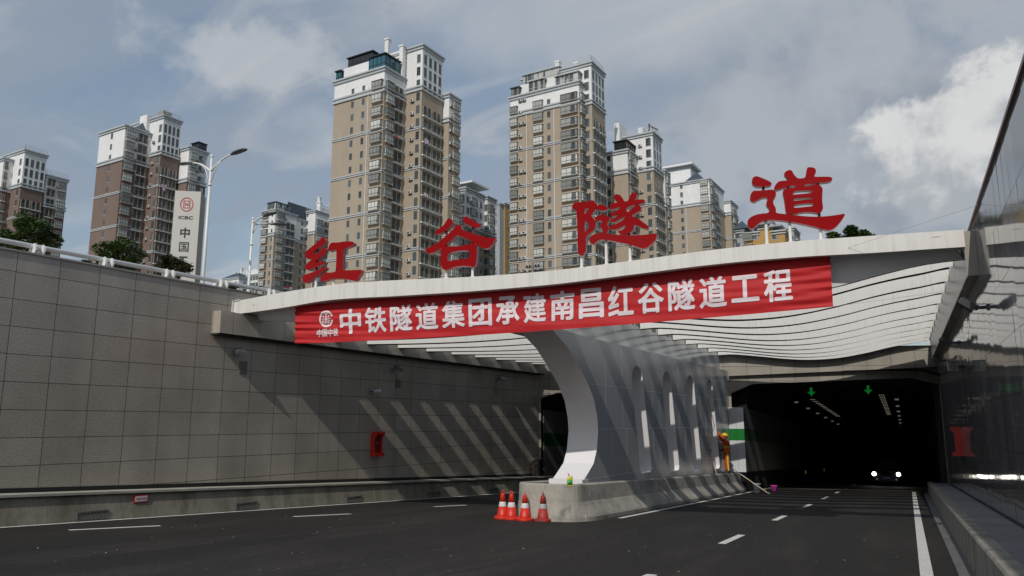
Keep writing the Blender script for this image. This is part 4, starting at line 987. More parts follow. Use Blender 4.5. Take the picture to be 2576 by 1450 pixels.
def zat(uv, a, b, v):
    """height where the sight line at v meets the vertical line above (a,b)"""
    p = xy(a, b); lo, hi = -20.0, 200.0
    r, f = np.array([math.cos(YAW), math.sin(YAW), 0]), np.array([-math.sin(YAW) * math.cos(PITCH), math.cos(YAW) * math.cos(PITCH), math.sin(PITCH)]); up = np.cross(r, f)
    for _ in range(50):
        z = (lo + hi) / 2; q = np.array([p[0], p[1], z]) - EYE; vv = CY - F_PX * (q @ up) / (q @ f)
        if vv > v: lo = z
        else: hi = z
    return z
def quick(depth, A, Bk=None, C=None):
    """A: corner uv, left uv, right uv, top v, white v. B, C: corner uv, right uv, top v, white v"""
    a1, b0 = corner(A['c'], depth); a0 = hitb(A['l'], b0)[0]; b1 = hita(A['r'], a1)[0]
    out = [dict(a0=a0, a1=a1, b0=b0, b1=b1 + 6, top=zat(0, a1, b0, A['t']), white=zat(0, a1, b0, A['w']))]
    prev_b = b1
    for X in (Bk, C):
        if not X: continue
        bb = prev_b + X.get('gap', .6); aa = hitb(X['c'], bb)[0]; br = hita(X['r'], aa)[0]
        out.append(dict(a0=a0 + X.get('in', 2), a1=aa, b0=bb, b1=br, top=zat(0, aa, bb, X['t']), white=zat(0, aa, bb, X['w']))); prev_b = br
    return out
def pt(p): return p

GRP = 'apartment towers behind the tunnel'
# --- tower 1: the tallest, beige with blue glass penthouses
bl = quick(154, dict(c=(955.7, 570), l=(827, 570), r=(1007.6, 570), t=170, w=228), dict(c=(1054, 574), r=(1107, 574), t=114, w=226), dict(c=(1126, 530), r=(1153, 530), t=237, w=306))
A, B, C3 = bl
W_ = A['a1'] - A['a0']; D_ = A['b1'] - 6 - A['b0']; fD = D_ / (A['b1'] - A['b0'])
A.update(front=[('window', .385, .75, 1.5, .9), ('window', .60, .75, 1.5, .9), ('bay_window', .885, W_ * .2, 1.75, .65)],
         side=[('bay_window', .20 * fD * 1.3, D_ * .34, 1.75, .65), ('balcony', .74 * fD, D_ * .46, 2.5, .15), ('air_conditioner', .44 * fD, .85, .6, .5, 999, 0, .35)], pipes=[(.70, A['top'] - 3)], vis=10)
wB = B['a1'] - B['a0']; dB = B['b1'] - B['b0']
B.update(front=[('window', 1 - 1.0 / wB, .95, 1.9, .6), ('air_conditioner', 1 - 2.4 / wB, .85, .6, .6, B['white'], 0, .15)],
         side=[('balcony', .27, dB * .42, 2.3, .2, B['white']), ('balcony', .74, dB * .42, 2.3, .2, B['white']), ('window', .14, dB * .13, 2.2, .3, 999, B['white'] - 1), ('window', .38, dB * .13, 2.2, .3, 999, B['white'] - 1), ('window', .62, dB * .13, 2.2, .3, 999, B['white'] - 1), ('window', .86, dB * .13, 2.2, .3, 999, B['white'] - 1)], vis=10)
dC = C3['b1'] - C3['b0']
C3.update(side=[('bay_window', .62, dC * .6, 1.75, .65), ('air_conditioner', .15, .85, .6, .6, 999, 0, .3)], vis=12)
t1 = building('apartment_tower', 'tallest beige apartment tower with blue glass penthouse and white roof frame', 'building', xy(A['a0'], A['b0']), bl, group=GRP)
zt1 = A['top']
wbox(t1, 'upper_wall', WHITEW, A['a0'] + W_ * .12, A['a1'] - W_ * .30, A['b0'] + .9, A['b1'] - 4, zt1 + .25, zt1 + 3.1)
sunroom(t1, A['a0'] + W_ * .18, A['a0'] + W_ * .68, A['b0'] + 1.2, A['b1'] - 4.5, zt1 + 3.1, zt1 + 5.3, GLASSD)
sunroom(t1, A['a1'] - W_ * .33, A['a1'] - .1, A['b0'] + .2, A['b0'] + D_ * .8, zt1 + .25, zt1 + 3.2, GLASSB)
sunroom(t1, A['a0'] + .1, A['a0'] + W_ * .10, A['b0'] + .2, A['b0'] + 3, zt1 + .25, zt1 + 2.4, GLASSB)
crown(t1, A['a0'] + W_ * .35, A['a1'] - .8, A['b0'] + 5.5, A['b0'] + 10.5, zt1 + .3, 9.6, 0)
# --- tower 2
bl = quick(167, dict(c=(1461, 528), l=(1284, 636), r=(1469, 528), t=205, w=257), dict(c=(1494, 528), r=(1527, 510), t=157, w=261))
A, B = bl; W_ = A['a1'] - A['a0']; dB = B['b1'] - B['b0']; wB = B['a1'] - B['a0']
A['b1'] -= 3
A.update(front=[('bay_window', .06, W_ * .11, 1.7, .65), ('air_conditioner', .155, .85, .6, .45), ('air_conditioner', .215, .85, .6, .45, 999, 0, .2), ('bay_window', .42, W_ * .14, 1.75, .65), ('window', .57, .85, 1.6, .8), ('bay_window', .865, W_ * .23, 1.75, .65)],
         side=[('bay_window', .25, 1.8, 1.7, .65)], pipes=[(.245, A['white']), (.645, A['white'])], vis=9)
B.update(front=[('window', 1 - 1.2 / wB, 1.2, 2.0, .5), ('air_conditioner', 1 - 3.0 / wB, .85, .6, .6, B['white'], 0, .5)],
         side=[('balcony', .25, dB * .42, 2.3, .2, B['white']), ('balcony', .74, dB * .42, 2.3, .2, B['white'])] + [('window', f, dB * .14, 2.2, .3, 999, B['white'] - 1) for f in (.14, .38, .62, .86)], vis=9)
t2 = building('apartment_tower', 'broad beige tower with stacked bay windows and paired air conditioners, behind the crowded red character', 'building', xy(A['a0'], A['b0']), bl, group=GRP)
zt2 = A['top']
wbox(t2, 'upper_wall', WHITEW, A['a0'] + W_ * .10, A['a1'] - W_ * .06, A['b0'] + 1.2, A['b1'], zt2 + .25, zt2 + 3.2)
sunroom(t2, A['a0'] + W_ * .14, A['a0'] + W_ * .68, A['b0'] + 1.6, A['b1'] - 2, zt2 + 3.2, zt2 + 5.6, GLASS, RAIL)
sunroom(t2, A['a0'] + W_ * .27, A['a0'] + W_ * .50, A['b0'] + .2, A['b0'] + 2.5, zt2 + .25, zt2 + 2.9, GLASS, RAIL)
sunroom(t2, A['a0'] + .1, A['a0'] + W_ * .12, A['b0'] + .2, A['b0'] + 2.5, zt2 + .25, zt2 + 2.4, GLASS, FRAME)
sunroom(t2, A['a0'] + W_ * .66, A['a1'] - .3, A['b0'] + .4, A['b0'] + 4, zt2 + .3, zt2 + 2.6, GLASS, RAIL)
crown(t2, A['a0'] + W_ * .25, A['a0'] + W_ * .80, A['b0'] + 5.0, A['b0'] + 8.5, zt2 + 3.3, 5.4, 0)
B_ = bl[1]
m = MB()
for (p0, p1) in (((B_['a0'] + wB * .3, B_['b0']), (B_['a1'], B_['b0'])), ((B_['a1'], B_['b0']), (B_['a1'], B_['b1']))):
    n = 12
    for i in range(n + 1): q = xy(p0[0] + (p1[0] - p0[0]) * i / n, p0[1] + (p1[1] - p0[1]) * i / n); m.tube([(q[0], q[1], B_['top'] + .2), (q[0], q[1], B_['top'] + 1.6)], .04, 4)
    for h in (.6, 1.1, 1.6): q, q2 = xy(*p0), xy(*p1); m.tube([(*q, B_['top'] + .2 + h - .1), (*q2, B_['top'] + .2 + h - .1)], .04, 4)
m.obj('roof_railing', RAIL, t2)
# --- tower 3, behind tower 2
bl = quick(180, dict(c=(1581, 485), l=(1527, 485), r=(1603, 485), t=377, w=435), dict(c=(1646, 485), r=(1668, 485), t=333, w=428), dict(c=(1673, 485), r=(1687, 571), t=430, w=520))
A, B, C3 = bl; W_ = A['a1'] - A['a0']; D_ = A['b1'] - 6 - A['b0']; fD = D_ / (A['b1'] - A['b0']); dB = B['b1'] - B['b0']; wB = B['a1'] - B['a0']; dC = C3['b1'] - C3['b0']
A.update(front=[('window', .12, .9, 1.6, .8)], side=[('bay_window', .22 * fD * 1.3, D_ * .34, 1.75, .65), ('balcony', .72 * fD, D_ * .46, 2.4, .15), ('air_conditioner', .45 * fD, .85, .6, .5, 999, 0, .4)], pipes=[(.22, A['white'])], vis=12)
B.update(front=[('window', 1 - 1.1 / wB, 1.3, 2.0, .5), ('air_conditioner', 1 - 3.2 / wB, .85, .6, .6, 999, 0, .2)], side=[('balcony', .27, dB * .42, 2.3, .2, B['white']), ('balcony', .74, dB * .42, 2.3, .2, B['white'])] + [('window', f, dB * .15, 2.2, .3, 999, B['white'] - 1) for f in (.2, .5, .8)], vis=12, rail=True)
C3.update(side=[('bay_window', .6, dC * .6, 1.75, .65)], vis=12)
t3 = building('apartment_tower', 'beige tower with a stained white top and rooftop garden, right behind the broad beige tower', 'building', xy(A['a0'], A['b0']), bl, group=GRP)
sunroom(t3, A['a0'] + W_ * .35, A['a1'] - .4, A['b0'] + .5, A['b0'] + 6, A['top'] + .25, A['top'] + 2.6, GLASSD)
wbox(t3, 'upper_wall', WHITEW, A['a0'] + W_ * .1, A['a0'] + W_ * .34, B['b0'] - 2, B['b0'] + 3, A['top'], A['top'] + 9)
wbox(t3, 'upper_wall', WHITEW, B['a0'] + wB * .45, B['a1'] - 3, B['b0'] + 1.5, B['b1'] - 1, B['top'] + .2, B['top'] + 2.4)
m = MB(); q = xy(B['a1'] - 1.2, B['b0'] + .8); m.tube([(*q, B['top'] + .2), (q[0] + .2, q[1], B['top'] + 2.6)], .22, 8); m.tube([(q[0] + .1, q[1], B['top'] + 2.2), (q[0] + 2.2, q[1] + .5, B['top'] + .9)], .16, 8); m.obj('solar_heater', mat('dark_red_tank', (.10, .02, .03), .4), t3)
# --- tower 4
bl = quick(248, dict(c=(1788, 550), l=(1683, 550), r=(1811, 550), t=450, w=513))
A = bl[0]; W_ = A['a1'] - A['a0']; D_ = A['b1'] - 6 - A['b0']; fD = D_ / (A['b1'] - A['b0'])
A.update(front=[('window', .33, .9, 1.6, .8), ('bay_window', .88, W_ * .18, 1.75, .65)], side=[('bay_window', .22 * fD, D_ * .3, 1.75, .65), ('balcony', .68 * fD, D_ * .46, 2.4, .15)], pipes=[(.42, A['white'])], vis=14)
bk2 = dict(a0=hitb((1672, 430), A['b0'] + 9)[0], a1=hitb((1737, 430), A['b0'] + 9)[0], b0=A['b0'] + 9, b1=A['b0'] + 17, top=zat(0, *(hitb((1737, 430), A['b0'] + 9)[0], A['b0'] + 9), 418), white=GZ + 1, front=[('window', .15, 1.2, 1.6, .8)], vis=40)
bk3 = dict(a0=A['a0'], a1=hita((1811, 550), A['a1'])[0] * 0 + A['a1'] + 2.2, b0=A['b1'], b1=A['b1'] + 9, top=A['top'] - 3.5, white=A['white'], side=[('bay_window', .4, 3, 1.75, .65), ('balcony', .8, 3, 2.3, .2)], vis=14)
t4 = building('apartment_tower', 'distant pale tower with blue hipped roof between the two right red characters', 'building', xy(A['a0'], A['b0']), bl + [bk2, bk3], group=GRP)
wbox(t4, 'roof_slab', WHITEW, bk2['a0'] - .5, bk2['a1'] + 1.2, bk2['b0'] - 1.5, bk2['b1'] + 1, bk2['top'] + .25, bk2['top'] + .9)
hiproof(t4, A['a0'] + W_ * .35, A['a0'] + W_ * .88, A['b0'] + 1, A['b1'] - 1, A['top'] + .3, 4.2)
# --- tower 5 between 1 and 2
bl = quick(195, dict(c=(1171, 530), l=(1140, 530), r=(1216, 530), t=473, w=570), dict(c=(1226, 530), r=(1246, 530), t=495, w=590))
A, B = bl; D_ = A['b1'] - 6 - A['b0']; fD = D_ / (A['b1'] - A['b0']); dB = B['b1'] - B['b0']
A['a0'] -= 4
A.update(front=[('bay_window', .8, 2.2, 1.75, .65)], side=[('window', f * fD, D_ * .13, 1.7, .6) for f in (.12, .62, .86)] + [('bay_window', .38 * fD, D_ * .26, 1.75, .65)], vis=14)
B.update(front=[('window', .9, 1.2, 1.8, .6)], side=[('bay_window', .35, dB * .45, 1.75, .65), ('window', .82, 1.2, 1.7, .6)], vis=14)
t5 = building('apartment_tower', 'low white and beige tower in shade between the tallest tower and the mustard block', 'building', xy(A['a0'], A['b0']), bl, group=GRP)
hiproof(t5, A['a0'] + .5, A['a1'] - .5, A['b0'] + 2, A['b1'] - 2, A['top'] + .3, 2.6)
wbox(t5, 'roof_slab', WHITEW, A['a0'] - 1, A['a1'] - 2, A['b0'] + 6, A['b1'], A['top'] + 3.6, A['top'] + 4.1)
# --- mustard slab
a1, b0 = corner((1257, 600), 300); bkm = dict(a0=a1 - 9, a1=a1, b0=b0, b1=hita((1290, 600), a1)[0], top=zat(0, a1, b0, 512), wall=GREYW, cornices=[], front=[('window', .75, 1.8, 1.4, .8)], side=[], vis=16)
dM = bkm['b1'] - b0
bkm2 = dict(a0=a1 - 6, a1=a1 + .5, b0=b0 + dM * .30, b1=bkm['b1'] + 8, top=bkm['top'] + .8, wall=MUSTARD, cornices=[], side=[('window', .2, 2.2, 1.3, .9), ('window', .5, 1.6, 1.3, .9)], vis=16)
building('apartment_slab', 'narrow mustard and grey block left of the broad beige tower', 'building', xy(a1, b0), [bkm, bkm2], group=GRP)
# --- tower 6
bl = quick(255, dict(c=(687, 640), l=(653, 640), r=(742, 640), t=527, w=592))
A = bl[0]; W_ = A['a1'] - A['a0']; D_ = A['b1'] - 6 - A['b0']; fD = D_ / (A['b1'] - A['b0'])
A['b1'] -= 6; fD = 1
A.update(front=[('bay_window', .30, W_ * .45, 1.75, .65), ('window', .80, .7, 1.5, .8)], side=[('bay_window', .24, D_ * .32, 1.75, .65), ('balcony', .72, D_ * .40, 2.5, .15), ('air_conditioner', .46, .85, .6, .4, 999, 0, .5)], pipes=[(.93, A['white'])], vis=10)
bb = A['b1'] + 6; aa = hitb((789, 640), bb)[0]; al_ = hitb((762, 640), bb)[0]; br = hita((830, 640), aa)[0]
mid = dict(a0=A['a0'], a1=al_ - (al_ - A['a1']) * .45, b0=A['b1'], b1=bb + 8, top=A['top'] - .5, white=A['white'], side=[('window', .35, 3, 1.8, .7), ('air_conditioner', .62, .85, .6, .6, 999, 0, .3)], vis=10)
B6 = dict(a0=A['a0'] + 3, a1=aa, b0=bb, b1=br, top=zat(0, aa, bb, 530), white=zat(0, aa, bb, 588), front=[('window', 1 - 3.8 / (aa - A['a0'] - 3), .8, 1.5, .8)], side=[('bay_window', .26, (br - bb) * .36, 1.75, .65), ('balcony', .74, (br - bb) * .38, 2.4, .15), ('air_conditioner', .5, .85, .6, .4, 999, 0, .4)], pipes=[(.97, zat(0, aa, bb, 588))], vis=10, rail=True)
t6 = building('apartment_tower', 'mid height beige block with dark blue roof left of the tallest tower', 'building', xy(A['a0'], A['b0']), [A, mid, B6], group=GRP)
hiproof(t6, A['a0'] + W_ * .6, al_ + 1, A['b1'] - 3, bb + 12, A['top'] + .3, 4.5)
sunroom(t6, A['a0'] + W_ * .3, A['a1'] - .5, A['b0'] + .5, A['b0'] + 7, A['top'] + .2, A['top'] + 2.8, GLASS, FRAME)
crown(t6, A['a1'] - 1, aa - 3, bb + 4, bb + 14, A['top'] + 2, 7.0, 0)
# --- tower 7, brown, behind the bank pylon
bl = quick(192, dict(c=(296, 536), l=(232, 536), r=(360, 536), t=316, w=403), dict(c=(392.5, 536), r=(438, 536), t=291, w=388), dict(c=(464, 536), r=(512, 536), t=370, w=457))
A, B, C3 = bl; W_ = A['a1'] - A['a0']; D_ = A['b1'] - 6 - A['b0']; fD = D_ / (A['b1'] - A['b0']); dB = B['b1'] - B['b0']; wB = B['a1'] - B['a0']; dC = C3['b1'] - C3['b0']
A.update(front=[('window', .50, .85, 1.5, .9)], side=[('bay_window', .22 * fD, D_ * .34, 1.75, .65), ('balcony', .74 * fD, D_ * .40, 2.5, .15), ('air_conditioner', .47 * fD, .85, .6, .5, 999, 0, .4)], vis=9)
B.update(front=[('window', 1 - 1.0 / wB, 1.2, 2.0, .5), ('air_conditioner', 1 - 3.2 / wB, .85, .6, .6, 999, 0, .4)], side=[('balcony', .27, dB * .42, 2.3, .2, B['white']), ('balcony', .74, dB * .42, 2.3, .2, B['white'])] + [('window', f, dB * .15, 2.3, .3, 999, B['white'] - 1) for f in (.14, .38, .62, .86)], vis=9, rail=True)
C3.update(side=[('bay_window', .25, dC * .36, 1.75, .65), ('window', .72, 2.0, 1.7, .7), ('air_conditioner', .5, .85, .6, .4, 999, 0, .3)], vis=9)
t7 = building('apartment_tower', 'brown tower with white top standing behind the white bank pylon', 'building', xy(A['a0'], A['b0']), bl, group=GRP, walls=(BROWN, WHITEW))
hiproof(t7, A['a0'] + W_ * .55, A['a1'] - .6, A['b0'] + 4, A['b1'] - 2, A['top'] + .3, 3.2)
wbox(t7, 'upper_wall', WHITEW, A['a0'] + W_ * .62, B['a1'] - wB * .42, B['b0'] - 1, B['b0'] + 8, A['top'], B['top'] + 1.2)
wbox(t7, 'upper_wall', GREYB, B['a1'] - wB * .36, B['a1'] - wB * .2, B['b0'] + 1.5, min(B['b0'] + 9, B['b1'] - 1), B['top'] + .25, B['top'] + 2.6)
sunroom(t7, C3['a1'] - 3, C3['a1'] - .2, C3['b0'] + dC * .5, C3['b1'] - .3, C3['top'] + .2, C3['top'] + 2.2, GLASSD)
# --- tower 8, far left
bl = quick(207, dict(c=(-6, 536), l=(-60, 536), r=(14, 536), t=398, w=480), dict(c=(45, 536), r=(103, 536), t=377, w=470), dict(c=(107, 536), r=(162, 536), t=440, w=520))
A, B, C3 = bl; dB = B['b1'] - B['b0']; wB = B['a1'] - B['a0']; dC = C3['b1'] - C3['b0']; D_ = A['b1'] - 6 - A['b0']; fD = D_ / (A['b1'] - A['b0'])
A.update(side=[('balcony', .4 * fD, D_ * .5, 2.3, .2)], vis=9)
B.update(front=[('window', 1 - 1.6 / wB, 1.0, 1.8, .6)], side=[('balcony', .27, dB * .42, 2.3, .2, B['white']), ('balcony', .74, dB * .42, 2.3, .2, B['white'])] + [('window', f, dB * .14, 2.2, .3, 999, B['white'] - 1) for f in (.14, .38, .62, .86)], vis=9, rail=True)
C3.update(side=[('balcony', .27, dC * .40, 2.3, .2), ('bay_window', .74, dC * .36, 1.75, .65), ('air_conditioner', .52, .85, .6, .4, 999, 0, .4)], vis=9, rail=True)
t8 = building('apartment_tower', 'brown and white tower cut by the left edge of the picture', 'building', xy(B['a0'], B['b0']), bl, group=GRP, walls=(BROWN, WHITEW))
hiproof(t8, A['a0'] + 2, A['a1'] + 1.5, A['b0'] + 3, A['b1'], A['top'] + .3, 3.0)
# --- far white blocks, left of centre
for lab, uc, ul, ur, tv, dep in (('small far white block with a roof frame, low between the two street lamps', (600, 715), (535, 715), (640, 715), 698, 340), ('far white block with an arched top beside the rearmost street lamp', (650, 715), (622, 715), (668, 715), 690, 310)):
    a1, b0 = corner(uc, dep); a0 = hitb(ul, b0)[0]; b1 = hita(ur, a1)[0]
    bk = dict(a0=a0, a1=a1, b0=b0, b1=b0 + 12, top=zat(0, a1, b0, tv), white=GZ + 1, front=[('window', f, 1.6, 1.8, .6) for f in (.15, .4, .65, .9)], side=[('window', .3, 2, 1.8, .6), ('balcony', .7, 3, 2.2, .2)], vis=12)
    tt = building('apartment_block', lab, 'building', xy(a0, b0), [bk], group=GRP)
    if dep == 340:
        hiproof(tt, a0 + 2, a1 - 2, b0 + 1, b0 + 11, bk['top'] + .3, 3.4); crown(tt, a0 + 4, a1 - 5, b0 + 8, b0 + 12, bk['top'] + 1.5, 4.6, 0)
    else:
        m = MB(); am = (a0 + a1) / 2; rr = (a1 - a0) * .42; m.prism([(*xy(am + rr * math.cos(t), b0 + .2), bk['top'] + .2 + rr * .8 * math.sin(t)) for t in np.linspace(0, math.pi, 14)], tuple(EY * 6) + (0,)); m.obj('arched_gable', WHITEW, tt)
# --- far right: white tower sliver and mustard house behind the largest character
a1, b0 = corner((1830, 590), 330); bk = dict(a0=a1 - 10, a1=a1, b0=b0, b1=b0 + 20, top=zat(0, a1, b0, 556), white=GZ + 1, front=[('window', f, 1.5, 1.8, .6) for f in (.3, .7)], side=[('balcony', f, 4, 2.2, .2) for f in (.2, .55, .85)], vis=14)
building('apartment_block', 'far white apartment sliver left of the largest red character', 'building', xy(a1, b0), [bk], group=GRP)
zg4 = gz4
a1, b0 = corner(zg4(810, 1300), 190); a0 = hitb(zg4(105, 1300), b0)[0]
zA_, zB_ = zat(0, a0 + 2, b0, zg4(0, 1275)[1]), zat(0, (a0 + a1) / 2, b0, zg4(0, 1160)[1])
zC_ = zat(0, a1, b0, zg4(0, 1232)[1]); am, am2 = hitb(zg4(335, 1300), b0)[0], hitb(zg4(580, 1300), b0)[0]
mh = building('house', 'mustard house with flat grey roof decks behind the largest red character', 'building', xy(a0, b0), [
    dict(a0=a0, a1=am, b0=b0 + .02, b1=b0 + 10, top=zA_, wall=MUSTARD, cornices=[], front=[('bay_window', .15, 2.4, 1.8, 1.0), ('window', .75, 1.4, 1.2, 1.2)], vis=12),
    dict(a0=am, a1=am2, b0=b0, b1=b0 + 11, top=zB_, wall=MUSTARD, cornices=[], front=[], vis=12),
    dict(a0=am2, a1=a1, b0=b0 + .04, b1=b0 + 9, top=zC_, wall=MUSTARD, cornices=[], front=[('window', .18, 1.4, 2.0, .9)], vis=12)])
wbox(mh, 'roof_deck', GREYW, a0 + 1, am + 3, b0 - 1.2, b0 + 8, zB_ + .3, zB_ + .8)
wbox(mh, 'roof_room', GREYW, a0 + 4, am2 - 1, b0 + 5, b0 + 11, zB_ + .3, zB_ + 3.0)
wbox(mh, 'roof_deck', GREYW, am2 - .5, am2 + 2.6, b0 - 1, b0 + 5, zB_ - .6, zB_ - .2)
a1, b0 = corner(zg4(975, 1300), 215); a0 = hitb(zg4(640, 1300), b0)[0]
building('house', 'grey house with sloped roof edge right of the mustard house', 'building', xy(a0, b0), [dict(a0=a0, a1=a1, b0=b0, b1=hita(zg4(1070, 1300), a1)[0], top=zat(0, a1, b0, zg4(0, 1185)[1]), wall=GREYW, cornices=[], side=[('balcony', .7, 5, 1.8, .3)], vis=12)])
a1, b0 = corner(zg4(60, 1300), 205); a0 = hitb(zg4(-60, 1300), b0)[0]
gh = building('house', 'dark grey roofed house just left of the mustard house', 'building', xy(a0, b0), [dict(a0=a0, a1=a1, b0=b0, b1=b0 + 9, top=zat(0, a1, b0, zg4(0, 1230)[1]), wall=GREYW, cornices=[], front=[('window', .4, 2, 1.6, .8)], vis=12)])
hiproof(gh, a0 - .8, a1 + 1.5, b0 - .8, b0 + 9.5, zat(0, a1, b0, zg4(0, 1230)[1]) + .35, 2.6)

# ================================================================== TREES
LEAF1 = mat('leaf_green', (.07, .115, .028), .5, color2=(.10, .15, .04), scale=.9, thr=(.4, .62), var=.3)
LEAF2 = mat('leaf_olive', (.055, .065, .022), .55, color2=(.115, .085, .035), scale=1.1, thr=(.45, .7), var=.3)
BARK = mat('bark', (.075, .06, .045), .9, var=.3, scale=8)
def tree(label, base, height, lobes, nleaf, leaf, lsize=.10, seed=1, trunk_r=.09):
    """lobes: (dx, dy, dz, r) clumps of the crown relative to the base"""
    rd = random.Random(seed)
    root = thing('tree', label, 'tree', base)
    m = MB(); top = max(l[2] for l in lobes)
    m.tube([(0, 0, -.1), (.03, 0, height * .3), (-.02, .04, height * .6)], [trunk_r, trunk_r * .8, trunk_r * .5], 8)
    m.obj('trunk', BARK, root, world=False)
    for dx, dy, dz, r in lobes[:8]:
        m = MB(); m.tube([(-.02, .04, height * .5), (dx * .5, dy * .5, (height * .5 + dz) / 2 + .1), (dx, dy, dz)], [trunk_r * .5, trunk_r * .3, trunk_r * .1], 5); m.obj('limb', BARK, root, world=False)
    m = MB(); tot = sum(r ** 2 for *_, r in lobes)
    for dx, dy, dz, r in lobes:
        for _ in range(int(nleaf * r * r / tot / 9)):
            # a twig tip with a rosette of leaves
            while True:
                p = Vector((rd.uniform(-1, 1), rd.uniform(-1, 1), rd.uniform(-1, 1)))
                if .05 < p.length < 1: break
            p = p.normalized() * (p.length ** .4) * r * (1 + .22 * math.sin(p.x * 7 + seed) * math.cos(p.z * 6)); c = Vector((dx, dy, dz)) + Vector((p.x, p.y, p.z * .85))
            up = Vector((rd.gauss(0, .5), rd.gauss(0, .5), 1)).normalized()
            for k in range(9):
                a = rd.uniform(0, 6.28); d = (Vector((math.cos(a), math.sin(a), rd.uniform(-.5, .25)))).normalized(); sd = d.cross(up).normalized() * lsize * .30; l_ = lsize * rd.uniform(.7, 1.3)
                q0 = c + d * l_ * .15 + Vector((0, 0, rd.uniform(-.03, .03)))
                m.add([q0, q0 + d * l_ * .5 + sd, q0 + d * l_, q0 + d * l_ * .5 - sd], [(0, 1, 2, 3)])
    m.obj('crown', leaf, root, world=False, fixn=False)
    return root
def tree_at(label, uv_c, depth, width_px, height_px, n, leaf, seed, lsize=.10):
    c = atdist(uv_c, depth); k = depth / F_PX; wv, hv = width_px * k / 2, height_px * k / 2; rd = random.Random(seed)
    lobes = []
    right = np.array([math.cos(YAW), math.sin(YAW)])
    nl = 9
    for i in range(nl):
        a = 2 * math.pi * i / nl + rd.uniform(-.3, .3); f = rd.uniform(.35, .72); fw = rd.uniform(-.5, .5)
        off = right * wv * f * math.cos(a); fwd = np.array([-right[1], right[0]]) * wv * .6 * fw
        lobes.append((off[0] + fwd[0], off[1] + fwd[1], c[2] - GZ + hv * f * math.sin(a), rd.uniform(.28, .48) * min(wv, hv * 1.2)))
    lobes.append((0, 0, c[2] - GZ, .5 * min(wv, hv)))
    return tree(label, (c[0], c[1], GZ), max(c[2] - GZ, .6), lobes, n, leaf, lsize, seed)
tree_at('big dense green tree behind the railing at the far left', (66, 600), 32, 175, 120, 9000, LEAF1, 11, .13)
tree_at('light green bushy tree behind the railing in front of the brown tower', (290, 640), 30, 135, 85, 5200, LEAF1, 5, .12)
tree_at('small reddish olive tree in front of the white bank pylon', (437, 672), 28, 95, 66, 4200, LEAF2, 8, .10)
tree_at('tiny round shrub peeping over the wall left of the light green tree', (214, 662), 29, 32, 22, 500, LEAF1, 21, .10)
tree_at('green tree top rising over the canopy right of the largest red character', (2145, 590), 60, 150, 50, 6000, LEAF1, 4, .20)
tree_at('low shrub in front of the far white blocks', (575, 722), 30, 60, 18, 700, LEAF2, 31, .10)

# ================================================================== BANK PYLON
P0 = atdist((470, 690), 44); dpl = 44
ux = np.array([math.cos(YAW + R_(10)), math.sin(YAW + R_(10)), 0]); uy = np.array([-ux[1], ux[0], 0])
def pyl(x, z, o=0.0): q = P0 + ux * x - uy * o; return (q[0], q[1], z)
kx = 44 / F_PX
def phit(uv): p = hit(uv, uy, uy @ P0); return float((p - P0) @ ux), float(p[2])
zp = Z(660, 740, 652 / 180)
xl_, zt_ = phit(zp(145, 82)); xr_, zt2_ = phit(zp(520, 66)); xl2 = phit(zp(80, 1020))[0]; xr2 = phit(zp(445, 1290))[0]
xl_ = (xl_ + xl2) / 2; xr_ = (xr_ + xr2) / 2
pyr = thing('bank_pylon', 'white upright bank pylon with red ring emblem and black lettering, behind the railing', 'sign', pyl((xl_ + xr_) / 2, GZ))
m = MB(); m.prism([pyl(xl_, GZ - .5), pyl(xr_, GZ - .5), pyl(xr_, zt_), pyl(xl_, zt_)], tuple(uy * 1.3)); m.obj('panel', mat('pylon_white', (.50, .495, .47), .45, var=.04, scale=.6), pyr)
m = MB(); m.prism([pyl(xr_ + .012, GZ - .5, -.03), pyl(xr_ + .012, zt_ - .02, -.03), pyl(xr_ + .012, zt_ - .02, -1.2), pyl(xr_ + .012, GZ - .5, -1.2)], tuple(-ux * .008)); m.obj('side_panel', mat('pylon_side', (.26, .245, .22), .4, var=.08), pyr)
PRED = mat('emblem_red', (.42, .035, .045), .5); PBLK = mat('letter_black', (.012, .015, .02), .5)
cxp, czp = phit(zp(315, 285)); rr_ = (phit(zp(413, 275))[0] - phit(zp(219, 290))[0]) / 2; rz_ = (phit(zp(315, 182))[1] - phit(zp(315, 388))[1]) / 2
def circ(r, n=40): return [(r * math.cos(2 * math.pi * k / n), r * math.sin(2 * math.pi * k / n)) for k in range(n)]
me = flat_outline([circ(1), circ(.865)], .02); mesh_obj('ring', me, PRED, pyr, lambda c: pyl(cxp + c.x * rr_, czp + c.y * rz_, .012 + c.z * .3))
m = MB()
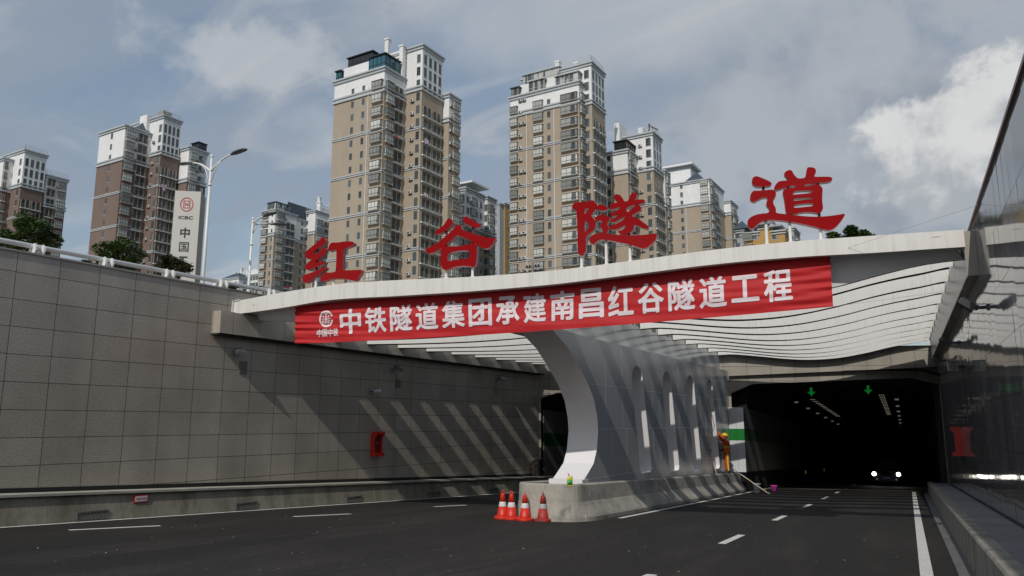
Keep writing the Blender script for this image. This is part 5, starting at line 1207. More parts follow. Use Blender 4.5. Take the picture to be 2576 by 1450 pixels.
for sgn in (-1, 1):        # two mirrored angular halves of the emblem
    for x0, x1, z0, z1 in ((.06, .52, .42, .54), (.40, .52, .18, .42), (.06, .52, .06, .18)) if sgn > 0 else ((.06, .52, .42, .54), (.40, .52, .18, .42), (.06, .52, .06, .18)):
        m.prism([pyl(cxp + sgn * x0 * rr_, czp + z0 * rz_, .014), pyl(cxp + sgn * x1 * rr_, czp + z0 * rz_, .014), pyl(cxp + sgn * x1 * rr_, czp + z1 * rz_, .014), pyl(cxp + sgn * x0 * rr_, czp + z1 * rz_, .014)], tuple(uy * .012))
    for x0, x1, z0, z1 in ((.06, .18, -.06, .06), (.06, .52, -.18, -.06) , (.40, .52, -.42, -.18), (.06, .52, -.54, -.42)) if sgn > 0 else ((.06, .18, -.06, .06), (.06, .30, -.18, -.06), (.40, .52, -.42, -.06), (.06, .52, -.54, -.42)):
        m.prism([pyl(cxp + sgn * x0 * rr_, czp + z0 * rz_, .014), pyl(cxp + sgn * x1 * rr_, czp + z0 * rz_, .014), pyl(cxp + sgn * x1 * rr_, czp + z1 * rz_, .014), pyl(cxp + sgn * x0 * rr_, czp + z1 * rz_, .014)], tuple(uy * .012))
m.obj('emblem', PRED, pyr)
def ptext(body, xa, ya, xb, yb, bold=.02):
    a = phit(zp(xa, ya)); b = phit(zp(xb, yb)); me = text_mesh(body, bold); x0, x1, y0, y1 = mesh_bounds(me)
    zlo, zhi = min(a[1], b[1]), max(a[1], b[1])
    mesh_obj('lettering', me, PBLK, pyr, lambda c: pyl(a[0] + (c.x - x0) / (x1 - x0) * (b[0] - a[0]), zlo + (c.y - y0) / (y1 - y0) * (zhi - zlo), .012))
ptext('ICBC', 198, 448, 405, 505, .028)
ptext('中', 225, 618, 355, 772, .03); ptext('国', 208, 828, 338, 975, .01); ptext('工', 195, 1035, 325, 1170, .03)

# ================================================================== STREET LAMPS
def lamp_post(label, foot_uv, depth, top_uv, arms):
    p = atdist(foot_uv, depth); z1 = zat(0, *ab((p[0], p[1])), top_uv[1])
    root = thing('street_lamp', label, 'street lamp', (p[0], p[1], GZ), 'street lamps beyond the left wall'); h = z1 - GZ
    m = MB(); m.tube([(0, 0, -.2), (0, 0, h * .5), (0, 0, h)], [.10, .08, .055], 12); m.lathe([(.10, h - 1.55), (.10, h - 1.45)], 12); m.lathe([(.05, h), (.09, h + .08), (.001, h + .25)], 10); m.obj('pole', POSTW, root, smooth=True, world=False)
    for ang, ln, rise, z0 in arms:
        d = Vector((math.cos(ang), math.sin(ang), 0)); a = MB()
        pts = [d * (ln * t) + Vector((0, 0, h - z0 + rise * (1 - (1 - t) ** 1.7))) for t in (0, .15, .35, .6, .85, 1)]
        a.tube(pts, [.055, .055, .05, .045, .04, .04], 8); a.tube([Vector((0, 0, h - z0 - .75)), d * (ln * .3) + Vector((0, 0, h - z0 + rise * .30)), d * (ln * .5) + Vector((0, 0, h - z0 + rise * .62))], .025, 6)
        ao = a.obj('arm', POSTW, root, smooth=True, world=False)
        e = pts[-1]; t = (pts[-1] - pts[-2]).normalized(); t = Vector((t.x, t.y, t.z * .8)).normalized(); sd = t.cross(Vector((0, 0, 1))).normalized(); n = sd.cross(t)
        hd = MB(); rings = []
        for f, wd, th in ((0, .06, .05), (.08, .10, .06), (.25, .20, .08), (.55, .22, .09), (.85, .19, .07), (1.0, .07, .03)):
            c = e + t * (1.15 * f); rings.append([c - sd * wd - n * .02, c - sd * wd * .8 + n * th, c + sd * wd * .8 + n * th, c + sd * wd - n * .02, c + sd * wd * .9 - n * .06, c - sd * wd * .9 - n * .06])
        rings = [[e + t * ((q - e) @ t) + ((q - e) - t * ((q - e) @ t)) * .72 for q in r] for r in rings]; hd.loft([[tuple(q) for q in r] for r in rings]); ho = hd.obj('lamp_head', DKSTEEL, ao, world=False)
        gm = MB()
        for i in range(5):
            for sg in (-1, 1):
                c = e + t * (.27 + i * .16) - n * .05 + sd * (.062 * sg); gm.add([c - t * .065 - sd * .055, c + t * .065 - sd * .055, c + t * .065 + sd * .055, c - t * .065 + sd * .055], [(0, 1, 2, 3)])
        gm.obj('lens', GLASSL, ho, world=False)
    return root
lamp_post('tall white double-arm street lamp right of the bank pylon', (511, 700), 40, (537, 398), [(YAW + R_(-28), 1.45, .70, .75), (YAW + math.pi + R_(-28), 1.45, .70, .75)])
lamp_post('shorter white street lamp with a whip aerial in front of the far white blocks', (626, 720), 46, (638, 555), [(YAW + R_(-35), 1.0, .25, .15), (YAW + R_(25), .9, .15, .25)])
# pole top with insulators behind the canopy
p = atdist((1340, 690), 60); root = thing('utility_pole', 'dark power pole top with insulators peeping over the canopy', 'utility pole', (p[0], p[1], GZ))
hz = p[2] - GZ
m = MB(); m.tube([(0, 0, -.2), (0, 0, hz + .9)], .10, 8); m.obj('pole', mat('pole_concrete', (.2, .2, .19), .8), root, world=False)
for dz, ln in ((.15, .75), (.55, .6)):
    m = MB(); m.box((-ln, -.05, hz + dz - .04), (ln, .05, hz + dz + .04)); ob = m.obj('crossarm', DKSTEEL, root, world=False)
    for x in (-ln + .1, -.25, .25, ln - .1):
        m = MB(); m.lathe([(.03, hz + dz + .05), (.09, hz + dz + .08), (.05, hz + dz + .11), (.09, hz + dz + .14), (.03, hz + dz + .20)], 8, c=(x, 0, 0)); m.obj('insulator', DKSTEEL, ob, world=False)
for k, (u, v) in enumerate(((1250, 702), (1430, 668), (1480, 680), (1295, 706))):
    q = atdist((u, v), 62); w_ = MB(); a = Vector((0, 0, hz + .3 + .1 * (k % 2))); b = Vector((q - p).tolist()) + Vector((0, 0, hz)); mid = (a + b) / 2 - Vector((0, 0, .12)); w_.tube([a, mid, b], .018, 5); w_.obj('cable', DKSTEEL, root, world=False)

# ================================================================== WALL FITTINGS
zl_ = Z(1300, 1300, 2008 / 900)
LROT = math.atan2(Ld[1], Ld[0])
LM = lambda s, z, o=0.0: Matrix.Translation(lw(s, z, o)) @ Matrix(((Ln[0], Ld[0], 0, 0), (Ln[1], Ld[1], 0, 0), (0, 0, 1, 0), (0, 0, 0, 1)))   # local x out of the wall, y along it (deeper), z up
def floodlight(label, M, group):
    root = thing('floodlight', label, 'floodlight', M.translation, group); root.matrix_world = M
    m = MB(); m.box((0, -.07, -.12), (.03, .07, .12)); m.tube([(.02, 0, 0), (.16, 0, .02)], .03, 8); m.box((.14, -.10, -.03), (.18, .10, .03)); m.obj('bracket', GREYMET, root, world=False)
    T = Matrix.Translation((.30, .06, .04)) @ Matrix.Rotation(R_(28), 4, 'Y') @ Matrix.Rotation(R_(-20), 4, 'Z')
    m = MB(); m.box((-.13, -.20, -.05), (.17, .20, .09), 0, T)
    for k in range(6): m.box((-.12 + k * .05, -.19, .092), (-.10 + k * .05, .19, .13), 0, T)
    m.obj('housing', GREYMET, root, world=False)
    m = MB(); m.box((-.10, -.17, -.062), (.14, -.005, -.052), 0, T); m.box((-.10, .005, -.062), (.14, .17, -.052), 0, T); m.obj('glass', GLASSL, root, world=False)
    root.scale = (.68, .68, .68)
    return root
def sz(uv): q = lwhit(uv); return float((q - LP) @ Ld), float(q[2])
f1 = sz(zb_(390, 1090) if False else Z(850, 1150, 1864 / 450)(350, 1095)); f2 = sz(zl_(605, 400)); f3 = sz(zl_(1532, 492))
floodlight('grey floodlight on the left wall nearest the viewer, under the ledge', LM(*f1), 'floodlights on the left wall')
floodlight('grey floodlight on the left wall, middle one of the row', LM(*f2), 'floodlights on the left wall')
floodlight('grey floodlight on the left wall closest to the left tunnel mouth', LM(*f3), 'floodlights on the left wall')
for lab, q, hh in (('plain grey cover plate below the nearest left floodlight', Z(850, 1150, 1864 / 450)(505, 1330), .34), ('faint grey cover plate below the middle left floodlight', zl_(652, 527), .30), ('yellowish cover plate below the farthest left floodlight', zl_(1527, 581), .30)):
    s_, z_ = sz(q); root = thing('cover_plate', lab, 'plate', lw(s_, z_), 'cover plates on the left wall')
    m = MB(); m.box((.004, -.13, -hh / 2), (.022, .13, hh / 2)); root.matrix_world = LM(s_, z_); m.obj('plate', mat('plate_' + str(len(MATS)), (.13, .115, .10) if 'yellow' not in lab else (.20, .17, .10), .5, var=.1), root, world=False)
# horn loudspeaker
s_, z_ = sz(zl_(405, 592)); hs = thing('loudspeaker', 'white horn loudspeaker on a square plate on the left wall above the red phone hood', 'loudspeaker', lw(s_, z_)); hs.matrix_world = LM(s_, z_)
m = MB(); m.box((.004, -.13, -.17), (.03, .13, .17)); m.obj('back_plate', mat('plate_silver', (.30, .31, .30), .35, metal=.4), hs, world=False)
m = MB(); m.tube([(.03, 0, 0), (.2, 0, 0)], .025, 8); m.obj('bracket', DKSTEEL, hs, world=False)
m = MB(); rings = []
for t_, r_ in ((0, .05), (.10, .06), (.18, .065), (.24, .085), (.34, .13), (.36, .135)):
    rings.append([(.24 + t_ * .35, .02 + t_, r_ * sy * .9 * 1.0 + 0) if False else (.22 + r_ * math.cos(a) + t_ * .3, -.02 + t_, r_ * math.sin(a)) for a in np.linspace(0, 2 * math.pi, 14, endpoint=False) for sy in (1,)])
m.loft(rings); m.obj('horn', LIGHTMET, hs, world=False, smooth=True); hs.scale = (.62, .62, .62)
# emergency phone hoods
def phone_hood(label, M, mirror=1, sc_=1.0):
    root = thing('phone_hood', label, 'emergency phone', M.translation, 'red emergency phone hoods'); root.matrix_world = M
    H = .80 * sc_; Wd = .21 * sc_; Dp = .25 * sc_
    m = MB()
    prof = [(0.0, .06), (.03, .02), (.08, 0), (Dp, 0), (Dp, .09), (Dp - .10, .14), (Dp - .10, H - .20), (Dp, H - .09), (Dp, H), (.10, H), (.04, H - .04), (0, H - .12)]
    for y0, y1 in ((-Wd, -Wd + .04), (Wd - .04, Wd)):
        m = MB(); m.prism([(x, y0, z - H / 2) for x, z in prof], (0, y1 - y0, 0)); m.obj('side_cheek', RED_PLASTIC, root, world=False)
    m = MB(); m.box((0, -Wd + .04, -H / 2 + .05), (.03, Wd - .04, H / 2 - .05)); m.box((.03, -Wd + .04, H / 2 - .09), (Dp - .02, Wd - .04, H / 2 - .005)); m.box((.03, -Wd + .04, -H / 2 + .005), (Dp - .02, Wd - .04, -H / 2 + .10)); m.obj('hood_shell', RED_PLASTIC, root, world=False)
    m = MB(); m.box((.03, -.13, -.2), (.09, .13, .22)); m.obj('phone_panel', mat('dark_red_panel', (.12, .008, .008), .4), root, world=False)
    m = MB(); m.lathe([(.001, 0), (.02, 0), (.02, .02)], 10); 
    m.v = [(.09 + z, x, y + .02) for x, y, z in m.v]; m.obj('button', LIGHTMET, root, world=False)
    return root
s_, z_ = sz(zl_(445, 1062)); phone_hood('bright red phone hood on the left wall beneath the horn loudspeaker', LM(s_, z_))
RM = lambda y, z: Matrix.Translation((RX, y, z)) @ Matrix(((-1, 0, 0, 0), (0, -1, 0, 0), (0, 0, 1, 0), (0, 0, 0, 1)))
zrr_ = Z(3500, 1500, 1074 / 596)
q = hit(zrr_(600, 480), (1, 0, 0), RX - .1); phone_hood('red phone hood on the right polished wall with its own reflection', RM(q[1], q[2]), sc_=1.18)
# twin floodlights and camera on the right wall
zr_ = Z(3500, 900, 1235 / 596)
for lab, uv in (('large dark floodlight on the right wall closest to the viewer', zr_(790, 690)), ('dark floodlight halfway along the right wall', zr_(600, 980)), ('small dark floodlight by the top corner of the right tunnel mouth', zr_(515, 1128))):
    q = hit(uv, (1, 0, 0), RX - .3); root = thing('floodlight', lab, 'floodlight', (RX, q[1], q[2]), 'floodlights on the right wall'); root.matrix_world = RM(q[1], q[2])
    m = MB(); m.box((0, -.05, -.06), (.03, .05, .06)); m.tube([(.02, 0, 0), (.2, 0, .0)], .035, 8); m.box((.17, -.2, -.03), (.22, .2, .03)); m.obj('bracket', DKSTEEL, root, world=False)
    T = Matrix.Translation((.32, 0, .03)) @ Matrix.Rotation(R_(-38), 4, 'Y')
    m = MB(); m.box((-.10, -.18, -.06), (.20, .18, .07), 0, T)
    for k in range(5): m.box((-.08 + k * .055, -.17, .072), (-.06 + k * .055, .17, .10), 0, T)
    m.obj('housing', DKSTEEL, root, world=False)
    m = MB(); m.box((.201, -.16, -.05), (.207, .16, .06), 0, T); m.obj('glass', GLASSL, root, world=False)
q = hit(zr_(668, 1175), (1, 0, 0), RX - .25); cm = thing('camera', 'grey box camera on a bracket arm on the right wall near the tunnel mouth', 'camera', (RX, q[1], q[2])); cm.matrix_world = RM(q[1], q[2])
m = MB(); m.tube([(0, 0, 0), (.2, 0, 0)], .03, 8); m.box((0, -.06, -.2), (.02, .06, .2)); m.tube([(.08, 0, -.22), (.08, 0, .26)], .012, 6); m.obj('bracket', DKSTEEL, cm, world=False)
m = MB(); m.box((.2, -.26, -.12), (.44, .2, .12)); m.box((.18, -.02, .125), (.46, .34, .145)); m.obj('housing', GREYMET, cm, world=False)
m = MB(); m.lathe([(.001, 0), (.085, 0), (.085, .05), (.06, .05)], 16); m.v = [(.32 + x, .2 + z, y) for x, y, z in m.v]; m.obj('lens', mat('lens_black', (.01, .01, .012), .08), cm, world=False)
# control box at the end of the left wall
s_, z_ = sz(zl_(1835, 1375)); cbx = thing('control_cabinet', 'narrow steel cabinet with torn stickers at the end of the left wall', 'cabinet', lw(s_, gl(s_, .3) + .6, .28)); cbx.matrix_world = LM(s_, gl(s_, .3) + .60, .05)
m = MB(); m.box((0, -.02, 0), (.34, .42, .78)); m.obj('body', mat('cabinet_steel', (.14, .13, .12), .4, metal=.3, var=.15), cbx, world=False)
m = MB(); m.box((.342, .16, .03), (.352, .40, .75)); m.obj('door', mat('cabinet_dark', (.012, .012, .013), .3), cbx, world=False)
m = MB(); rd = random.Random(4)
for k in range(7): y0, z0 = rd.uniform(0, .2), .12 + k * .075; m.add([(.02 + y0, -.024, z0), (.10 + y0, -.024, z0 + .01), (.09 + y0, -.024, z0 + .09), (.0 + y0, -.024, z0 + .07)], [(0, 1, 2, 3)])
m.obj('torn_sticker', mat('sticker', (.42, .36, .33), .8, color2=(.4, .16, .12), scale=9), cbx, world=False)

# ================================================================== CONES, BOTTLE, BUCKETS
def cone(label, p, red, band, rz, lean=0):
    root = thing('traffic_cone', label, 'traffic cone', p, 'traffic cones in front of the barrier nose'); root.rotation_euler = (lean, 0, rz)
    m = MB(); n = 8; rings = []
    for r_, z in ((.205, 0), (.21, .03), (.205, .055), (.15, .075), (.14, .085)):
        rings.append([(r_ * (1 + .035 * math.cos(4 * a + .4)) * math.cos(a), r_ * (1 + .035 * math.cos(4 * a + .4)) * math.sin(a), z) for a in np.linspace(0, 2 * math.pi, 24, endpoint=False)])
    m.loft(rings); m.obj('base', red, root, world=False)
    m = MB(); m.lathe([(.142, .08), (.137, .10), (.100, .30)], 24); m.lathe([(.079, .41), (.052, .58), (.048, .60), (.03, .605)], 24); m.obj('body', red, root, world=False, smooth=True)
    m = MB(); m.lathe([(.1005, .298), (.1015, .302), (.0805, .408), (.0785, .412)], 24); m.obj('reflective_band', band, root, world=False, smooth=True)
    m = MB(); m.tube([(.034 * math.cos(a), 0, .640 + .038 * math.sin(a)) for a in np.linspace(-math.pi / 2, 1.5 * math.pi, 16)], .011, 8); m.obj('handle_ring', red, root, world=False, smooth=True)
    return root
zco = Z(1960, 1880, 2396 / 380)
for lab, q, dirty, rz in (('clean red cone at the left end, overlapped by its neighbour', (318, 1232), 0, .4), ('clean red cone second from the left, overlapping its neighbour', (542, 1252), 0, .7), ('clean red cone standing alone, third from the left', (882, 1280), 0, 2.0), ('dirt smeared dull red cone at the right end of the row', (1338, 1298), 1, 2.2)):
    p = onground(zco(*q)); cone(lab, (p[0], p[1], gz(p[1])), CONE_DIRTY if dirty else CONE_RED, CONE_BAND_D if dirty else CONE_BAND, rz)
pb_ = hit(zco(2015, 415), (0, SLOPE, 1), .885); bt = thing('detergent_bottle', 'yellow detergent bottle with green label and red pump on the barrier nose', 'bottle', pb_)
YEL = mat('bottle_yellow', (.55, .50, .02), .3); GRL = mat('bottle_label', (.02, .28, .035), .35, color2=(.55, .45, .05), scale=14, thr=(.55, .6))
def roundbox(m, prof, n=20, p_=.5):
    rings = []
    for rx, ry, z, ox in prof: rings.append([(ox + rx * math.copysign(abs(math.cos(a)) ** p_, math.cos(a)), ry * math.copysign(abs(math.sin(a)) ** p_, math.sin(a)), z) for a in np.linspace(0, 2 * math.pi, n, endpoint=False)])
    m.loft(rings)
m = MB(); roundbox(m, [(.075, .05, 0, 0), (.085, .055, .02, 0), (.085, .055, .235, 0), (.06, .045, .285, -.012), (.025, .025, .31, -.03), (.022, .022, .33, -.03)]); m.tube([(.02, 0, .28), (.055, 0, .315), (.085, 0, .285), (.082, 0, .22)], .016, 8); m.obj('body', YEL, bt, world=False, smooth=True)
m = MB(); roundbox(m, [(.0865, .0565, .05, 0), (.0865, .0565, .21, 0)]); m.obj('label', GRL, bt, world=False, smooth=True)
m = MB(); m.lathe([(.026, .325), (.026, .35), (.012, .352), (.012, .385), (.02, .39), (.02, .40)], 12, c=(-.03, 0, 0)); m.box((-.075, -.01, .388), (-.03, .01, .402)); m.obj('pump', mat('pump_red', (.45, .02, .03), .35), bt, world=False)
for o_ in bt.children: o_.scale = (.70, .70, .70)
bt.rotation_euler = (0, 0, YAW)
zw = Z(2820, 1500, 781 / 280)
p = onground(zw(575, 1318)); bk_ = thing('bucket', 'grey plastic paint bucket with lid rim standing on the road by the barrier', 'bucket', (p[0], p[1] + .18, gz(p[1] + .18)))
m = MB(); m.lathe([(.135, 0), (.15, .02), (.17, .36), (.185, .37), (.185, .41), (.165, .41)], 20); m.obj('body', mat('bucket_grey', (.13, .135, .145), .4, color2=(.35, .35, .36), scale=9, thr=(.60, .66), var=.2), bk_, world=False, smooth=True)
m = MB(); m.lathe([(.19, .39), (.195, .42), (.001, .425)], 20); m.obj('lid', mat('lid_grey', (.33, .34, .34), .5), bk_, world=False)
p = onground(zw(755, 1305)); bs_ = thing('basin', 'magenta plastic basin on the road at the tunnel mouth', 'basin', (p[0] + .05, p[1] + .15, gz(p[1] + .15)))
m = MB(); m.lathe([(.11, 0), (.13, .015), (.16, .26), (.19, .29), (.185, .30), (.15, .26), (.12, .03), (.001, .03)], 20); m.obj('tub', mat('magenta_plastic', (.42, .06, .30), .4), bs_, world=False, smooth=True)

# ================================================================== PEOPLE
def skin_chain(name, verts, edges, radii, m_, parent, sub=2, root_i=0):
    me = bpy.data.meshes.new(name); me.from_pydata(verts, edges, []); o = bpy.data.objects.new(name, me); col.objects.link(o)
    sm = o.modifiers.new('skin', 'SKIN'); sm.use_smooth_shade = True
    for i, r in enumerate(radii):
        rr = r if isinstance(r, tuple) else (r, r); me.skin_vertices[0].data[i].radius = rr; me.skin_vertices[0].data[i].use_root = (i == root_i)
    sb = o.modifiers.new('sub', 'SUBSURF'); sb.levels = sub; sb.render_levels = sub
    dg = bpy.context.evaluated_depsgraph_get(); dg.update(); nm = bpy.data.meshes.new_from_object(o.evaluated_get(dg)); bpy.data.objects.remove(o)
    nm.materials.clear(); nm.materials.append(m_); nm.name = name
    o = bpy.data.objects.new(name, nm); col.objects.link(o); o.parent = parent
    for p in nm.polygons: p.use_smooth = True
    return o
SKIN = mat('skin', (.36, .19, .12), .5); ORANGE = mat('orange_coverall', (.52, .085, .010), .75, var=.18, scale=7, bump=.4, bscale=14); HIVIS = mat('reflective_tape', (.60, .55, .08), .4)
HATY = mat('yellow_helmet', (.62, .48, .015), .25); BOOT = mat('boot_black', (.02, .02, .02), .6); HAIR = mat('hair_black', (.012, .01, .009), .6); NAVY = mat('navy_workwear', (.03, .035, .05), .8, var=.2, scale=8)
def worker(label, base, heading, handL, handR, coat, with_tape=True, head_tilt=0.25):
    """local frame: x = facing direction, y = left of the body, z up; hands given locally"""
    root = thing('person', label, 'person', base); root.rotation_euler = (0, 0, heading)
    V = [(0, 0, .94), (.01, 0, 1.12), (.02, 0, 1.30), (.01, 0, 1.42), (.02, 0, 1.50), (.04, 0, 1.58), (.05, 0, 1.67)]         # pelvis..crown
    E = [(i, i + 1) for i in range(6)]; Rr = [(.13, .16), (.115, .145), (.12, .165), (.08, .12), (.055, .055), (.085, .075), (.08, .072)]
    hands = []
    def arm(sy, hand):
        s0 = len(V); sh = Vector((.01, sy * .19, 1.40)); h = Vector(hand); mid = (sh + h) / 2; ln = (h - sh).length; bend = math.sqrt(max(.0, .30 ** 2 - (ln / 2) ** 2)); el = mid + Vector((-.15, sy * .5, -1)).normalized() * bend
        V.extend([tuple(sh), tuple(el), tuple(h)]); E.extend([(3, s0), (s0, s0 + 1), (s0 + 1, s0 + 2)]); Rr.extend([.062, .047, .034]); hands.append((el, h))
        d = (h - el).normalized(); pal = h + d * .055; V.append(tuple(pal)); E.append((s0 + 2, s0 + 3)); Rr.append((.038, .028))
        fl_ = Vector((0, sy, 0)).cross(d).normalized()
        side = d.cross(fl_).normalized()
        for k, l_ in enumerate((.062, .07, .066, .052)):
            b = pal + side * (.026 - .017 * k) + d * .03; i0 = len(V); m1 = b + d * l_ * .5 + fl_ * .008; tip = m1 + (d * .35 + fl_ * .9).normalized() * l_ * .5
            V.extend([tuple(b), tuple(m1), tuple(tip)]); E.extend([(s0 + 3, i0), (i0, i0 + 1), (i0 + 1, i0 + 2)]); Rr.extend([.010, .009, .008])
        b = pal + side * .034 - d * .01; i0 = len(V); V.extend([tuple(b), tuple(b + side * .03 + fl_ * .025 + d * .01)]); E.extend([(s0 + 3, i0), (i0, i0 + 1)]); Rr.extend([.012, .010])
    arm(1, handL); arm(-1, handR)
    legs = []
    for sy in (1, -1):
        i0 = len(V); V.extend([(0, sy * .095, .86), (.02, sy * .105, .48), (-.01, sy * .11, .09), (.10, sy * .12, .045)]); E.extend([(0, i0), (i0, i0 + 1), (i0 + 1, i0 + 2), (i0 + 2, i0 + 3)]); Rr.extend([.092, .062, .046, .04])
    skin_chain('body', V, E, Rr, SKIN, root, 1)
    # coverall over trunk, arms to the wrist and legs to the ankle
    V2 = [(0, 0, .94), (.01, 0, 1.12), (.02, 0, 1.30), (.005, 0, 1.43), (.012, 0, 1.485)]; E2 = [(i, i + 1) for i in range(4)]; R2 = [(.155, .18), (.150, .175), (.15, .195), (.10, .145), (.072, .075)]
    for (el, h), sy in zip(hands, (1, -1)):
        i0 = len(V2); V2.extend([(.01, sy * .195, 1.40), tuple(el), tuple(el + (h - el) * .92)]); E2.extend([(3, i0), (i0, i0 + 1), (i0 + 1, i0 + 2)]); R2.extend([.080, .066, .050])
    for sy in (1, -1):
        i0 = len(V2); V2.extend([(0, sy * .10, .84), (.02, sy * .108, .48), (-.01, sy * .11, .10)]); E2.extend([(0, i0), (i0, i0 + 1), (i0 + 1, i0 + 2)]); R2.extend([.112, .090, .082])
    skin_chain('coverall', V2, E2, R2, coat, root, 2)
    for sy in (1, -1):
        m = MB(); roundbox(m, [(.13, .052, .0, .05), (.135, .055, .03, .05), (.12, .052, .06, .04), (.065, .055, .11, -.015)], 14, .7); 
        m.v = [(x, y + sy * .115, z) for x, y, z in m.v]; m.obj('boot', BOOT, root, world=False, smooth=True)
    hc = Vector((.055, 0, 1.625))
    T = Matrix.Translation(hc) @ Matrix.Rotation(-head_tilt, 4, 'Y')
    m = MB(); rings = []
    for rx, z in ((.150, 0), (.152, .012), (.128, .014), (.125, .05), (.105, .095), (.07, .125), (.02, .14)):
        rings.append([tuple(T @ Vector((rx * math.cos(a) * 1.08 + (.035 if z < .013 and math.cos(a) > 0 else 0) * math.cos(a), rx * math.sin(a) * .9, z + .045))) for a in np.linspace(0, 2 * math.pi, 20, endpoint=False)])
    m.loft(rings); m.obj('helmet', HATY, root, world=False, smooth=True)
    m = MB(); m.lathe([(.001, -.07), (.07, -.06), (.088, -.02), (.090, .04)], 16); m.v = [tuple(T @ Vector((min(x, .02) - .008, y, z))) for x, y, z in m.v]; m.obj('hair', HAIR, root, world=False, smooth=True)
    m = MB()
    def q(x, y, z): return tuple(T @ Vector((x, y, z)))
    m.loft([[q(.078, -.012, -.02), q(.078, .012, -.02), q(.076, .008, .025), q(.076, -.008, .025)], [q(.112, -.010, -.03), q(.112, .010, -.03), q(.085, .005, .025), q(.085, -.005, .025)]]); m.obj('nose', SKIN, root, world=False)
    for sy in (1, -1):
        m = MB(); m.loft([[q(.0 + .022 * math.cos(a), sy * (.083 + o), -.01 + .034 * math.sin(a)) for a in np.linspace(0, 2 * math.pi, 8, endpoint=False)] for o in (0, .014)]); m.obj('ear', SKIN, root, world=False)
        m = MB(); m.loft([[q(.078 + o, sy * .032 + .014 * math.cos(a), .012 + .007 * math.sin(a)) for a in np.linspace(0, 2 * math.pi, 8, endpoint=False)] for o in (0, .008)]); m.obj('eye', HAIR, root, world=False)
    m = MB(); m.box((.07, -.024, -.066), (.088, .024, -.057), 0, T); m.obj('mouth', mat('lips', (.25, .09, .075), .5), root, world=False)
    if with_tape:
        for z, rx, ry in ((1.175, .163, .188),):
            m = MB(); m.loft([[(.01 + rx * math.cos(a), ry * math.sin(a), z + dz) for a in np.linspace(0, 2 * math.pi, 24, endpoint=False)] for dz in (-.025, .025)], caps=False); m.obj('waist_tape', HIVIS, root, world=False, smooth=True)
        for sy in (1, -1):
            m = MB(); pts = [(0.005, sy * .216, .86), (.02, sy * .203, .48), (-.008, sy * .195, .12)]
            for a, b in zip(pts[:-1], pts[1:]): m.add([(a[0] - .028, a[1], a[2]), (a[0] + .028, a[1], a[2]), (b[0] + .028, b[1], b[2]), (b[0] - .028, b[1], b[2])], [(0, 1, 2, 3)]); 
            m.v = [(x, y + sy * .004, z) for x, y, z in m.v]; m.obj('leg_tape', HIVIS, root, world=False)
    return root
WB = (-7.45, 36.55); WZ = gz(WB[1]) + .885
hd_ = R_(208)
wk1 = worker('worker in orange coveralls and yellow helmet reaching up with a long cleaning pole', (WB[0], WB[1], WZ), hd_, (.36, .05, 1.85), (.40, -.07, 1.80), ORANGE)
wk2 = worker('second worker in dark clothes and yellow helmet mostly hidden behind the orange one', (WB[0] - .08, WB[1] + .55, gz(WB[1] + .5) + .885), R_(190), (.30, .20, 1.0), (.34, -.14, .98), NAVY, False, .1)
def toW(o, p): c, s_ = math.cos(o.rotation_euler.z), math.sin(o.rotation_euler.z); return Vector((o.location.x + p[0] * c - p[1] * s_, o.location.y + p[0] * s_ + p[1] * c, o.location.z + p[2]))
WHT = mat('pole_white', (.6, .6, .6), .4); YELT = mat('pole_yellow', (.55, .34, .02), .4)
def pole(label, a, b, r_=.014, tips=(.12, .2), head=None, m_=None):
    a, b = Vector(a), Vector(b); root = thing('cleaning_pole', label, 'pole', a, 'long cleaning poles')
    m = MB(); m.tube([a, b], r_, 8); m.obj('shaft', m_ or WHT, root)
    for t in tips:
        m = MB(); m.tube([a + (b - a) * t, a + (b - a) * (t + .06)], r_ * 1.5, 8); m.obj('grip', YELT, root)
    if head == 'squeegee':
        d = (b - a).normalized(); sd = d.cross(Vector((1, 0, 0))).normalized(); m = MB(); m.tube([b - sd * .16, b + sd * .16], .02, 6); m.obj('squeegee', DKSTEEL, root)
    if head == 'brush':
        m = MB(); m.tube([b, b + (b - a).normalized() * .12], [.03, .055], 8); m.obj('brush', mat('brush_head', (.55, .53, .48), .8), root)
    return root
ph = toW(wk1, (.43, -.01, 1.87)); zc2 = Z(2100, 1250, 1740 / 900)
tip = hit(zc2(1408, 655), (1, 0, 0), PIER_X + .04); tip = Vector((PIER_X + .04, tip[1], tip[2]))
low = ph + (ph - tip).normalized() * .35
pole('dark long pole held up against the fourth slot by the orange worker', low, tip, .012, (.04, .5), None, mat('pole_dark', (.10, .10, .10), .4))
a = hit(zc2(1480, 1225), (1, 0, 0), PIER_X + .30); b = hit(zc2(1438, 1070), (1, 0, 0), PIER_X + .05)
pole('short squeegee pole leaning on the pier left of the orange worker', (a[0], a[1], gz(a[1]) + .88), b, .013, (.05,), 'squeegee')
a = hit(zw(305, 1045), (1, 0, 0), -7.4); b = onground(zw(700, 1318), .03)
pole('white brush pole slanting from the barrier down to the road by the bucket', a, b, .016, (.45, .86), 'brush')

